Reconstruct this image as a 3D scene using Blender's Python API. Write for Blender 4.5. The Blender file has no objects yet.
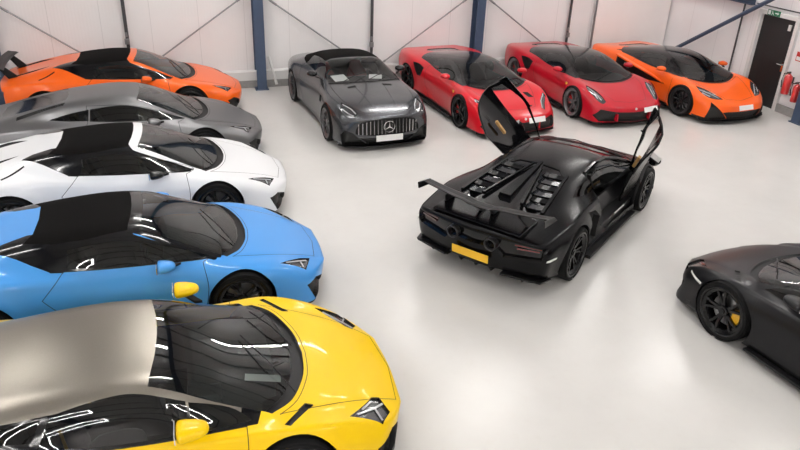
import bpy, bmesh, math, random
from mathutils import Vector, Matrix
from mathutils.bvhtree import BVHTree
random.seed(7)
SC = bpy.context.scene
COL = SC.collection
PI = math.pi
R = math.radians

# ------------------------------------------------------------------ materials
MATS = {}
def nodes(m):
    m.use_nodes = True
    return m.node_tree.nodes, m.node_tree.links

def pbr(name, col, rough=.5, metal=0., coat=0., spec=.5, noise=0., nscale=40., bump=0., emit=None, estr=0., coat_rough=.04):
    if name in MATS: return MATS[name]
    m = bpy.data.materials.new(name)
    N, L = nodes(m)
    b = N['Principled BSDF']
    b.inputs['Base Color'].default_value = (*col, 1)
    b.inputs['Roughness'].default_value = rough
    b.inputs['Metallic'].default_value = metal
    b.inputs['Coat Weight'].default_value = coat
    b.inputs['Coat Roughness'].default_value = coat_rough
    b.inputs['Specular IOR Level'].default_value = spec
    if emit:
        b.inputs['Emission Color'].default_value = (*emit, 1)
        b.inputs['Emission Strength'].default_value = estr
    tc = N.new('ShaderNodeTexCoord')
    nz = N.new('ShaderNodeTexNoise'); nz.inputs['Scale'].default_value = nscale; nz.inputs['Detail'].default_value = 3
    L.new(tc.outputs['Object'], nz.inputs['Vector'])
    mx = N.new('ShaderNodeMix'); mx.data_type = 'RGBA'; mx.blend_type = 'MULTIPLY'
    mx.inputs[0].default_value = noise
    mx.inputs[6].default_value = (*col, 1)
    L.new(nz.outputs['Fac'], mx.inputs[7])
    L.new(mx.outputs[2], b.inputs['Base Color'])
    if bump:
        bp = N.new('ShaderNodeBump'); bp.inputs['Strength'].default_value = bump; bp.inputs['Distance'].default_value = .004
        L.new(nz.outputs['Fac'], bp.inputs['Height']); L.new(bp.outputs['Normal'], b.inputs['Normal'])
    MATS[name] = m
    return m

def glass(name, tint, rough=.0, refl=1.0, ior=1.62):
    if name in MATS: return MATS[name]
    m = bpy.data.materials.new(name)
    N, L = nodes(m)
    for n in list(N):
        if n.type != 'OUTPUT_MATERIAL': N.remove(n)
    out = N['Material Output']
    tr = N.new('ShaderNodeBsdfTransparent'); tr.inputs[0].default_value = (*tint, 1)
    gl = N.new('ShaderNodeBsdfGlossy'); gl.inputs['Roughness'].default_value = rough
    gl.inputs['Color'].default_value = (refl, refl, refl, 1)
    fr = N.new('ShaderNodeFresnel'); fr.inputs['IOR'].default_value = ior
    mx = N.new('ShaderNodeMixShader')
    L.new(fr.outputs[0], mx.inputs[0]); L.new(tr.outputs[0], mx.inputs[1]); L.new(gl.outputs[0], mx.inputs[2])
    L.new(mx.outputs[0], out.inputs['Surface'])
    MATS[name] = m
    return m

BLK = pbr('satin_black_plastic', (.007, .007, .008), .42, spec=.3, noise=.2)
GLB = pbr('gloss_black', (.004, .004, .005), .12, spec=.3, coat=.2, noise=.1)
RUB = pbr('tyre_rubber', (.007, .007, .0075), .75, spec=.2, noise=.3, nscale=80)
FAB = pbr('soft_top_fabric', (.0055, .005, .005), .9, spec=.08, noise=.4, nscale=300, bump=.4)
LEA = pbr('black_leather', (.016, .016, .018), .45, noise=.3, bump=.2)
SUE = pbr('grey_suede', (.05, .052, .055), .9, noise=.3, nscale=200)
ALU = pbr('polished_alloy', (.55, .55, .56), .25, metal=1, noise=.1)
DRK = pbr('dark_alloy', (.02, .02, .022), .35, metal=.4, coat=.2, noise=.1)
RIM = pbr('black_alloy', (.005, .005, .006), .25, spec=.3, coat=.1, noise=.1)
STL = pbr('brake_steel', (.35, .35, .36), .35, metal=1, noise=.2)
CHR = pbr('chrome', (.8, .8, .8), .08, metal=1)
WPL = pbr('white_plate', (.82, .82, .80), .4, noise=.05)
YPL = pbr('yellow_plate', (.86, .50, .02), .4, noise=.05)
LEN = pbr('lamp_reflector', (.05, .052, .056), .18, metal=.3, coat=.8)
RED = pbr('red_lens', (.10, .008, .008), .15, coat=1)
YEL = pbr('caliper_yellow', (.85, .45, .01), .35, coat=.5)
REDC = pbr('caliper_red', (.5, .02, .02), .35, coat=.5)
LED = pbr('lamp_white_strip', (.42, .43, .45), .2, coat=.5)
CAR = pbr('carbon_weave', (.008, .008, .009), .38, spec=.2, coat=.15, noise=.6, nscale=400)
MESH_ = pbr('black_mesh', (.008, .008, .008), .6, noise=.6, nscale=60, bump=.6)
PAP = pbr('paper', (.85, .85, .84), .7)
GLW = glass('windscreen_glass', (.58, .64, .62))
GLW2 = glass('dark_windscreen_glass', (.42, .44, .44), ior=1.38)
GLW3 = glass('clear_windscreen_glass', (.72, .74, .74), ior=1.36)
GLS = glass('side_glass', (.20, .22, .22), ior=1.55)
GLD = glass('privacy_glass', (.10, .11, .11), ior=1.45)
GLL = glass('lamp_glass', (.75, .78, .8))

# ------------------------------------------------------------------ object helpers
def link(o, parent=None):
    COL.objects.link(o)
    if parent is not None: o.parent = parent
    return o

def tag(o, label=None, cat=None, group=None, kind=None):
    if label: o['label'] = label
    if cat: o['category'] = cat
    if group: o['group'] = group
    if kind: o['kind'] = kind
    return o

def empty(name, loc=(0, 0, 0), rz=0, **k):
    o = bpy.data.objects.new(name, None); o.empty_display_size = .2
    o.location = loc; o.rotation_euler = (0, 0, rz)
    link(o); return tag(o, **k)

def mk(name, verts, faces, mat, parent=None, smooth=False, mi=None, normals=None, label=None):
    me = bpy.data.meshes.new(name)
    me.from_pydata([tuple(v) for v in verts], [], faces)
    ml = mat if isinstance(mat, (list, tuple)) else [mat]
    for m in ml: me.materials.append(m)
    if mi:
        me.polygons.foreach_set('material_index', mi)
    if smooth: me.polygons.foreach_set('use_smooth', [True] * len(me.polygons))
    if normals: me.normals_split_custom_set_from_vertices([tuple(n) for n in normals])
    me.update()
    o = bpy.data.objects.new(name, me)
    link(o, parent)
    if label: o['label'] = label
    return o

class MB:
    """collects shapes into ONE mesh"""
    def __init__(s): s.v = []; s.f = []; s.m = []; s.cur = 0
    def add(s, vs, fs, M=None):
        b = len(s.v)
        s.v += [(M @ Vector(v)) if M else Vector(v) for v in vs]
        s.f += [tuple(b + i for i in f) for f in fs]
        s.m += [s.cur] * len(fs)
        return s
    def box(s, c, d, M=None, rot=None):
        x, y, z = d[0] / 2, d[1] / 2, d[2] / 2
        vs = [(-x, -y, -z), (x, -y, -z), (x, y, -z), (-x, y, -z), (-x, -y, z), (x, -y, z), (x, y, z), (-x, y, z)]
        T = Matrix.Translation(Vector(c))
        if rot is not None: T = T @ rot
        if M: T = M @ T
        return s.add(vs, [(0, 3, 2, 1), (4, 5, 6, 7), (0, 1, 5, 4), (1, 2, 6, 5), (2, 3, 7, 6), (3, 0, 4, 7)], T)
    def hull8(s, a, b, M=None):
        """a, b: two quads (4 points each) joined into a closed prism"""
        n = len(a)
        fs = [tuple(range(n))[::-1], tuple(range(n, 2 * n))] + [(i, (i + 1) % n, n + (i + 1) % n, n + i) for i in range(n)]
        return s.add(list(a) + list(b), fs, M)
    def tube(s, pts, r, n=8, M=None, closed=False):
        pts = [Vector(p) for p in pts]; rr = r if isinstance(r, (list, tuple)) else [r] * len(pts)
        rings = []; up = Vector((0, 0, 1)); k = len(pts)
        for i, p in enumerate(pts):
            if closed: d = pts[(i + 1) % k] - pts[i - 1]
            else: d = pts[min(i + 1, k - 1)] - pts[max(i - 1, 0)]
            d.normalize()
            a = d.cross(up)
            if a.length < .05: a = d.cross(Vector((0, 1, 0)))
            a.normalize(); b = d.cross(a)
            rings.append([p + (a * math.cos(2 * PI * j / n) + b * math.sin(2 * PI * j / n)) * rr[i] for j in range(n)])
        vs = [v for g in rings for v in g]
        fs = []
        for i in range(k if closed else k - 1):
            i2 = (i + 1) % k
            for j in range(n): fs.append((i * n + j, i * n + (j + 1) % n, i2 * n + (j + 1) % n, i2 * n + j))
        if not closed:
            fs.append(tuple(range(n))[::-1]); fs.append(tuple((k - 1) * n + j for j in range(n)))
        return s.add(vs, fs, M)
    def lathe(s, prof, n=40, M=None, closed=True):
        """revolve (r, y) about the y axis"""
        vs = [(r * math.cos(2 * PI * j / n), y, r * math.sin(2 * PI * j / n)) for r, y in prof for j in range(n)]
        fs = []; k = len(prof)
        for i in range(k if closed else k - 1):
            i2 = (i + 1) % k
            for j in range(n): fs.append((i * n + j, i * n + (j + 1) % n, i2 * n + (j + 1) % n, i2 * n + j))
        return s.add(vs, fs, M)
    def cyl(s, c, r, h, axis='z', n=24, r2=None, M=None):
        r2 = r if r2 is None else r2
        vs = []
        for rr, t in ((r, -h / 2), (r2, h / 2)):
            for j in range(n):
                a = 2 * PI * j / n; u, w = rr * math.cos(a), rr * math.sin(a)
                p = {'z': (u, w, t), 'y': (u, t, w), 'x': (t, u, w)}[axis]
                vs.append((c[0] + p[0], c[1] + p[1], c[2] + p[2]))
        fs = [tuple(range(n)), tuple(range(n, 2 * n))[::-1]] + [(j, n + j, n + (j + 1) % n, (j + 1) % n) for j in range(n)]
        return s.add(vs, fs, M)
    def prism(s, poly, lo, hi, axis='z', M=None):
        """polygon (2-D) swept from lo to hi along an axis"""
        def P(a, b, t): return {'z': (a, b, t), 'y': (a, t, b), 'x': (t, a, b)}[axis]
        n = len(poly)
        return s.hull8([P(a, b, lo) for a, b in poly], [P(a, b, hi) for a, b in poly], M)
    def build(s, name, mat, parent=None, smooth=False, label=None, bevel=0, sub=0, fix=True, solid=0):
        bm = bmesh.new()
        vs = [bm.verts.new(v) for v in s.v]
        for f, m in zip(s.f, s.m):
            try:
                g = bm.faces.new([vs[i] for i in f]); g.material_index = m; g.smooth = smooth
            except ValueError: pass
        if fix: bmesh.ops.recalc_face_normals(bm, faces=bm.faces)
        me = bpy.data.meshes.new(name); bm.to_mesh(me); bm.free()
        for m in (mat if isinstance(mat, (list, tuple)) else [mat]): me.materials.append(m)
        o = bpy.data.objects.new(name, me); link(o, parent)
        if label: o['label'] = label
        if solid:
            q = o.modifiers.new('solid', 'SOLIDIFY'); q.thickness = solid; q.offset = 0
        if bevel:
            q = o.modifiers.new('bevel', 'BEVEL'); q.width = bevel; q.segments = 2; q.limit_method = 'ANGLE'; q.angle_limit = R(35)
        if sub:
            q = o.modifiers.new('sub', 'SUBSURF'); q.levels = sub; q.render_levels = sub
        return o

def blob(name, cage, mat, parent, M=None, sub=2, label=None):
    """a rounded body grown from a stack of rectangular loops: cage = [(x, y0, y1, z0, z1), ...]"""
    b = MB(); vs = []
    for x, y0, y1, z0, z1 in cage: vs += [(x, y0, z0), (x, y1, z0), (x, y1, z1), (x, y0, z1)]
    fs = [(0, 1, 2, 3)]; k = len(cage)
    for i in range(k - 1):
        for j in range(4): fs.append((i * 4 + j, i * 4 + (j + 1) % 4, i * 4 + 4 + (j + 1) % 4, i * 4 + 4 + j))
    fs.append(tuple((k - 1) * 4 + j for j in range(4))[::-1])
    b.add(vs, fs, M)
    return b.build(name, mat, parent, smooth=True, sub=sub, label=label)

# ------------------------------------------------------------------ car body
def pchip(X, Y, x):
    n = len(X)
    if x <= X[0]: return Y[0] + (x - X[0]) * (Y[1] - Y[0]) / (X[1] - X[0])
    if x >= X[-1]: return Y[-1] + (x - X[-1]) * (Y[-1] - Y[-2]) / (X[-1] - X[-2])
    h = [X[i + 1] - X[i] for i in range(n - 1)]; d = [(Y[i + 1] - Y[i]) / h[i] for i in range(n - 1)]
    def sl(i):
        if i == 0: return d[0]
        if i == n - 1: return d[-1]
        if d[i - 1] * d[i] <= 0: return 0
        w1 = 2 * h[i] + h[i - 1]; w2 = h[i] + 2 * h[i - 1]
        return (w1 + w2) / (w1 / d[i - 1] + w2 / d[i])
    for i in range(n - 1):
        if x <= X[i + 1]:
            t = (x - X[i]) / h[i]
            return ((2 * t ** 3 - 3 * t * t + 1) * Y[i] + (t ** 3 - 2 * t * t + t) * h[i] * sl(i) +
                    (-2 * t ** 3 + 3 * t * t) * Y[i + 1] + (t ** 3 - t * t) * h[i] * sl(i + 1))

def body_mesh(P):
    """P: rows r0, r2..r7 as (x, y, z) keys tail to nose -> subdivided closed body"""
    NS = 30
    rows = {}
    for k in ('r0', 'r2', 'r3', 'r4', 'r5', 'r6', 'r7'):
        K = P[k]; X = [a[0] for a in K]
        out = []
        for i in range(NS):
            t = i / (NS - 1)
            x = X[0] + (X[-1] - X[0]) * t
            out.append(Vector((x, pchip(X, [a[1] for a in K], x), pchip(X, [a[2] for a in K], x))))
        rows[int(k[1])] = out
    rows[1] = [Vector(((a.x + b.x) / 2, b.y * .52, a.z - .26 * (a.z - b.z))) for a, b in zip(rows[0], rows[2])]
    lipf, lipr = P['lip']
    for j, q in ((8, .25), (9, .5), (10, .75), (11, 1.)):
        out = []
        for i, a in enumerate(rows[7]):
            t = i / (NS - 1)
            x0 = rows[7][0].x + (lipr - rows[7][0].x) * q; x1 = rows[7][-1].x + (lipf - rows[7][-1].x) * q
            out.append(Vector((x0 + (x1 - x0) * t, a.y * (1 - q), a.z - .005 * q)))
        rows[j] = out
    bm = bmesh.new()
    V = {}
    for r in range(12):
        for i in range(NS):
            p = rows[r][i]
            for s in ((1,) if r in (0, 11) else (1, -1)):
                V[r, i, s] = bm.verts.new((p.x, p.y * s, p.z))
            if r in (0, 11): V[r, i, -1] = V[r, i, 1]
    cr = bm.edges.layers.float.new('crease_edge')
    def quad(a, b, c, d):
        try: bm.faces.new((a, b, c, d))
        except ValueError: pass
    for s in (1, -1):
        for r in range(11):
            for i in range(NS - 1):
                q = [V[r, i, s], V[r, i + 1, s], V[r + 1, i + 1, s], V[r + 1, i, s]]
                quad(*(q if s < 0 else q[::-1]))
    # caps
    for end, i, bulge in ((1, NS - 1, P['bulge'][0]), (-1, 0, P['bulge'][1])):
        C = {}
        for s in (1, -1):
            for j in range(5):
                top = rows[j][i]; bot = rows[11 - j][i]
                C[j, 0, s] = V[j, i, s]; C[j, 3, s] = V[11 - j, i, s]
                for u in (1, 2):
                    if j == 4: C[j, u, s] = V[4 + u, i, s]
                    elif j == 0 and s < 0: C[0, u, -1] = C[0, u, 1]
                    else:
                        p = top.lerp(bot, u / 3)
                        # blend z of the corner rows so the belt lines flow round
                        zc = rows[4 + u][i].z; w = (j / 4) ** 2
                        p.z = p.z * (1 - w) + zc * w
                        p.x += end * bulge[u - 1] * (1 - w)
                        C[j, u, s] = bm.verts.new((p.x, p.y * s, p.z))
            for j in range(4):
                for u in range(3):
                    q = [C[j, u, s], C[j + 1, u, s], C[j + 1, u + 1, s], C[j, u + 1, s]]
                    quad(*q)
    for r, c in P.get('crease', {}).items():
        for i in range(NS - 1):
            x = rows[r][i].x
            if isinstance(c, tuple):
                val, xa, xb = c
                if not (xa <= x <= xb): continue
            else: val = c
            for s in (1, -1):
                e = bm.edges.get((V[r, i, s], V[r, i + 1, s]))
                if e: e[cr] = val
    for i, c in ((NS - 1, P.get('nose_crease', .35)), (0, P.get('tail_crease', .5))):
        for s in (1, -1):
            for r in range(4):
                e = bm.edges.get((V[r, i, s], V[r + 1, i, s]))
                if e: e[cr] = c
    bmesh.ops.recalc_face_normals(bm, faces=bm.faces)
    me = bpy.data.meshes.new('tmp'); bm.to_mesh(me); bm.free()
    o = bpy.data.objects.new('tmp', me); link(o)
    q = o.modifiers.new('s', 'SUBSURF'); q.levels = 2; q.render_levels = 2
    dg = bpy.context.evaluated_depsgraph_get()
    ev = o.evaluated_get(dg); m2 = ev.to_mesh()
    bm = bmesh.new(); bm.from_mesh(m2); ev.to_mesh_clear()
    bpy.data.objects.remove(o); bpy.data.meshes.remove(me)
    # fender flares round the wheel arches
    for ax, az, Ra, fl in P['arches']:
        for v in bm.verts:
            if abs(v.co.y) > .55 and v.co.z < .95:
                d = math.hypot(v.co.x - ax, v.co.z - az)
                v.co.y += math.copysign(fl * math.exp(-((d - Ra) / .10) ** 2), v.co.y)
    return bm

def inpoly(p, poly):
    x, y = p; c = False; n = len(poly)
    for i in range(n):
        x1, y1 = poly[i]; x2, y2 = poly[i - 1]
        if (y1 > y) != (y2 > y) and x < (x2 - x1) * (y - y1) / (y2 - y1) + x1: c = not c
    return c

AX = {'side': (0, 2), 'top': (0, 1), 'front': (1, 2)}
def cut(bm, lay, idx, view, poly, cond, over=(0,)):
    a, b = AX[view]
    xs = [p[0] for p in poly]; ys = [p[1] for p in poly]; e = .02
    bb = (min(xs) - e, max(xs) + e, min(ys) - e, max(ys) + e)
    def fb(f):
        A = [v.co[a] for v in f.verts]; B = [v.co[b] for v in f.verts]
        return min(A), max(A), min(B), max(B)
    def ov(q, w): return q[0] <= w[1] and q[1] >= w[0] and q[2] <= w[3] and q[3] >= w[2]
    cand = [f for f in bm.faces if ov(fb(f), bb) and cond(f.calc_center_median(), f.normal)]
    n = len(poly)
    for i in range(n):
        p, q = poly[i - 1], poly[i]
        d = (q[0] - p[0], q[1] - p[1]); L = math.hypot(*d)
        if L < 1e-5: continue
        nn = (-d[1] / L, d[0] / L)
        def near(f):
            w = fb(f)
            if not ov(w, (min(p[0], q[0]) - .003, max(p[0], q[0]) + .003, min(p[1], q[1]) - .003, max(p[1], q[1]) + .003)): return False
            S = [(v.co[a] - p[0]) * nn[0] + (v.co[b] - p[1]) * nn[1] for v in f.verts]
            return min(S) < -1e-6 and max(S) > 1e-6
        fs = [f for f in cand if f.is_valid and near(f)]
        if not fs: continue
        co = [0, 0, 0]; no = [0, 0, 0]; co[a], co[b] = p; no[a], no[b] = nn
        geom = set(fs)
        for f in fs: geom.update(f.edges); geom.update(f.verts)
        r = bmesh.ops.bisect_plane(bm, geom=list(geom), plane_co=co, plane_no=no, dist=1e-5)
        old = set(cand)
        cand += [g for g in r['geom'] if isinstance(g, bmesh.types.BMFace) and g.is_valid and g not in old]
    cnt = 0
    for f in cand:
        if not f.is_valid or f[lay] not in over: continue
        c = f.calc_center_median()
        if inpoly((c[a], c[b]), poly) and cond(c, f.normal):
            f[lay] = idx; cnt += 1
    return cnt

def smooth_poly(pts, closed=True, n=5):
    """Catmull-Rom through points; a point given with a third value stays a corner"""
    out = []; k = len(pts)
    for i in range(k):
        p0, p1, p2, p3 = pts[i - 1], pts[i], pts[(i + 1) % k], pts[(i + 2) % k]
        if len(p1) > 2: p0 = p1
        if len(p2) > 2: p3 = p2
        for j in range(n):
            t = j / n
            out.append(tuple(.5 * (2 * p1[c] + (p2[c] - p0[c]) * t + (2 * p0[c] - 5 * p1[c] + 4 * p2[c] - p3[c]) * t * t +
                                   (3 * p1[c] - p0[c] - 3 * p2[c] + p3[c]) * t ** 3) for c in (0, 1)))
    return out

def sh(pts, n=5):
    """open smooth curve through points (third value = corner)"""
    out = smooth_poly(pts, n=n)
    return out[:(len(pts) - 1) * n] + [tuple(pts[-1][:2])]
def full(half):
    """mirror a half outline (x, y>=0) given centre to centre"""
    return list(half) + [(x, -y) for x, y in half[::-1] if abs(y) > 1e-6]
def fullf(half):
    return list(half) + [(-y, z) for y, z in half[::-1] if abs(y) > 1e-6]
def band(a, b, n=5):
    """half region between two half curves, both from the centre line outwards"""
    return sh(a, n) + sh(b, n)[::-1]
def fullband(a, b, n=5):
    A, B = sh(a, n), sh(b, n)
    up = A + B[::-1]
    return up + [(x, -y) for x, y in up[::-1] if abs(y) > 1e-6]

def part_from(bm, lay, idx, name, mat, parent, recess=0., solid=0., seam=0., label=None, keep=None, wall_mat=None):
    fs = [f for f in bm.faces if f[lay] == idx]
    if not fs: return None
    vid = {}; V = []; Nn = []; F = []; M = []
    for f in fs:
        for v in f.verts:
            if v.index not in vid:
                vid[v.index] = len(V); V.append(v.co.copy()); Nn.append(v.normal.copy())
        F.append([vid[v.index] for v in f.verts]); M.append(0)
    bd = []
    for f in fs:
        for l in f.loops:
            e = l.edge
            if sum(1 for g in e.link_faces if g[lay] == idx) == 1:
                bd.append((vid[l.vert.index], vid[l.link_loop_next.vert.index]))
    mats = [mat]
    nb = len(V)
    if recess:
        ring = {}
        top = [v.copy() for v in V]
        for i in range(nb): V[i] = V[i] - Nn[i] * recess
        for a, b in bd:
            for i in (a, b):
                if i not in ring: ring[i] = len(V); V.append(top[i]); Nn.append(Nn[i])
        mats.append(wall_mat or mat)
        for a, b in bd: F.append([ring[a], a, b, ring[b]][::-1]); M.append(1)
    if solid:
        off = len(V)
        for i in range(nb): V.append(V[i] - Nn[i] * solid); Nn.append(-Nn[i])
        mats.append(wall_mat or mat)
        for f in list(F[:len(fs)]): F.append([off + i for i in f[::-1]]); M.append(len(mats) - 1)
        for a, b in bd: F.append([b, a, off + a, off + b]); M.append(len(mats) - 1)
    if seam:
        mats.append(BLK); w = seam
        # narrow dark joint strip lying along the boundary
        cen = sum((V[i] for i in range(nb)), Vector()) / nb
        for a, b in bd:
            n = (Nn[a] + Nn[b]).normalized()
            d = (V[b] - V[a]); side = n.cross(d)
            if side.length < 1e-7: continue
            side.normalize()
            k = len(V)
            V += [V[a] + n * .0012 - side * w * 0, V[b] + n * .0012 - side * w * 0, V[b] + n * .0012 + side * w, V[a] + n * .0012 + side * w]
            Nn += [n, n, n, n]
            F.append([k, k + 1, k + 2, k + 3]); M.append(len(mats) - 1)
    return mk(name, V, F, mats, parent, smooth=True, mi=M, normals=Nn, label=label)

# ------------------------------------------------------------------ wheels
def wheel(car, x, y, r, w, style, side, cal):
    """side +1 left / -1 right; outer face looks away from the car"""
    k = r / .35
    rim = MB()
    rr = r * .825
    rim.lathe([(rr, .5 * w), (rr + .012, .5 * w - .004), (rr + .006, .42 * w), (rr - .03, .40 * w), (rr - .04, -.45 * w), (rr, -.5 * w), (rr - .05, -.48 * w), (rr - .055, .36 * w), (rr - .02, .44 * w), (rr - .012, .5 * w)], 40)
    n = style['n']; tw = style.get('twin', 0); yo = .40 * w; cy = style.get('dish', .30) * w
    for i in range(n):
        a0 = 2 * PI * i / n
        for s in ((-1, 1) if tw else (0,)):
            aa = a0 + s * tw
            def pt(rad, ang, wd, dy):
                c, q = math.cos(ang), math.sin(ang)
                return [(rad * c - wd * q, dy, rad * q + wd * c), (rad * c + wd * q, dy, rad * q - wd * c),
                        (rad * c + wd * q, dy - .035, rad * q - wd * c), (rad * c - wd * q, dy - .035, rad * q + wd * c)]
            sw = style['w'] * k
            A = pt(.045 * k, a0 + s * .12, sw * 1.1, cy); B = pt(.6 * rr, a0 + s * tw * .7 + style.get('tw', 0) * .5, sw, (cy + yo) / 2 + .008); C = pt(rr - .012, aa + style.get('tw', 0), sw * .9, yo)
            rim.hull8(A, B); rim.hull8(B, C)
    rim.cyl((0, cy - .01, 0), .062 * k, .05, 'y', 20)
    rim.cyl((0, cy + .018, 0), .03 * k, .012, 'y', 14)
    o = rim.build('wheel', style['mat'], car, bevel=.003)
    o.location = (x, y, r)
    if side < 0: o.rotation_euler = (0, 0, PI)
    t = MB()
    h = w / 2
    t.lathe([(rr, h * .92), (rr + .02, h), (r - .035, h * 1.04), (r - .012, h * .95), (r, h * .80), (r, -h * .80), (r - .012, -h * .95), (r - .035, -h * 1.04), (rr + .02, -h), (rr, -h * .92)], 48)
    for g in (-.45, -.15, .15, .45):   # tread grooves
        t.lathe([(r + .0012, (g - .04) * w), (r + .0012, (g + .04) * w)], 48, closed=False)
    t.build('tyre', RUB, o, smooth=True)
    d = MB()
    d.lathe([(.05, .02), (.155 * k + .03, .02), (.155 * k + .03, -.012), (.05, -.012)], 32)
    d.build('brake_disc', STL, o)
    c = MB()
    a0 = PI if side > 0 else 0
    pts = []
    for q in range(9):
        a = (a0 + (-.5 + q / 8 * 1.0))
        pts.append(a)
    for q in range(8):
        def ring(a):
            return [(rd * math.cos(a), yy, rd * math.sin(a)) for rd, yy in ((.105 * k, .055), (.205 * k, .055), (.205 * k, -.05), (.105 * k, -.05))]
        c.hull8(ring(pts[q]), ring(pts[q + 1]))
    c.build('brake_caliper', cal, o)
    return o

W_MULTI = dict(n=7, twin=.13, w=.010, mat=RIM)
W_Y = dict(n=5, twin=.24, w=.016, mat=RIM)
W_TEN = dict(n=10, w=.013, mat=DRK)
W_SILV = dict(n=5, twin=.2, w=.012, mat=pbr('satin_alloy', (.22, .22, .23), .3, metal=.9, noise=.1))
W_AMG = dict(n=10, w=.011, mat=pbr('graphite_alloy', (.12, .12, .125), .3, metal=.8, coat=.3))
W_SVJ = dict(n=6, twin=.22, w=.014, tw=.16, mat=RIM)

def mirror(parent, paint, at, s, arm=BLK, big=1.25, foot=None):
    """door mirror: painted shell, glass, stalk"""
    x, y, z = at
    g = big
    cage = [(x - .075 * g, y - s * .11, y + s * .11, z - .05, z + .06), (x - .05 * g, y - s * .12, y + s * .12, z - .062, z + .072),
            (x + .02 * g, y - s * .10, y + s * .10, z - .05, z + .062), (x + .08 * g, y - s * .06, y + s * .055, z - .03, z + .04)]
    if s < 0: cage = [(a, c, b, d, e) for a, b, c, d, e in cage]
    o = blob('mirror', cage, paint, parent)
    m = MB(); m.box((x - .078 * g, y, z + .004), (.008, .165, .078)); m.build('mirror_glass', CHR, o)
    f = foot or (x + .06, y - s * .20, z - .12)
    m = MB()
    m.hull8([(x - .02, y - s * .04, z - .055), (x + .045, y - s * .04, z - .05), (x + .045, y - s * .04, z - .03), (x - .02, y - s * .04, z - .03)],
            [(f[0] - .03, f[1], f[2] - .01), (f[0] + .04, f[1], f[2] - .01), (f[0] + .04, f[1], f[2] + .015), (f[0] - .03, f[1], f[2] + .015)])
    m.build('mirror_arm', arm, o)
    return o

def seat(parent, x, y, z, mat=LEA, trim=None):
    b = MB()
    # squab and bucket backrest as lofted loops
    def loft(sec):
        vs = []; fs = []; n = len(sec[0])
        for q in sec: vs += q
        for i in range(len(sec) - 1):
            for j in range(n): fs.append((i * n + j, i * n + (j + 1) % n, (i + 1) * n + (j + 1) % n, (i + 1) * n + j))
        fs.append(tuple(range(n))[::-1]); fs.append(tuple((len(sec) - 1) * n + j for j in range(n)))
        b.add(vs, fs)
    def squ(xx, w, zb, zt, wing): return [(xx, y - w, zb), (xx, y + w, zb), (xx, y + w, zt + wing), (xx, y + w * .6, zt), (xx, y - w * .6, zt), (xx, y - w, zt + wing)]
    loft([squ(x - .2, .22, z, z + .12, .05), squ(x, .25, z, z + .14, .06), squ(x + .22, .24, z, z + .17, .03), squ(x + .3, .2, z + .02, z + .13, 0)])
    def bk(zz, xx, w, t, wing): return [(xx - t, y - w, zz), (xx - t, y + w, zz), (xx + wing, y + w, zz), (xx, y + w * .6, zz), (xx, y - w * .6, zz), (xx + wing, y - w, zz)]
    loft([bk(z + .05, x - .16, .22, .1, .06), bk(z + .25, x - .22, .25, .1, .08), bk(z + .42, x - .29, .24, .09, .05), bk(z + .52, x - .33, .15, .08, .01), bk(z + .63, x - .37, .13, .07, .0), bk(z + .66, x - .38, .08, .05, .0)])
    o = b.build('seat', mat, parent, smooth=True, sub=1)
    if trim:
        q = MB(); q.tube([(x - .13, y - .2, z + .14), (x - .19, y - .235, z + .28), (x - .25, y - .2, z + .44), (x - .29, y - .12, z + .55)], .013, 6)
        q.build('seat_piping', trim, o)
    return o

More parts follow.
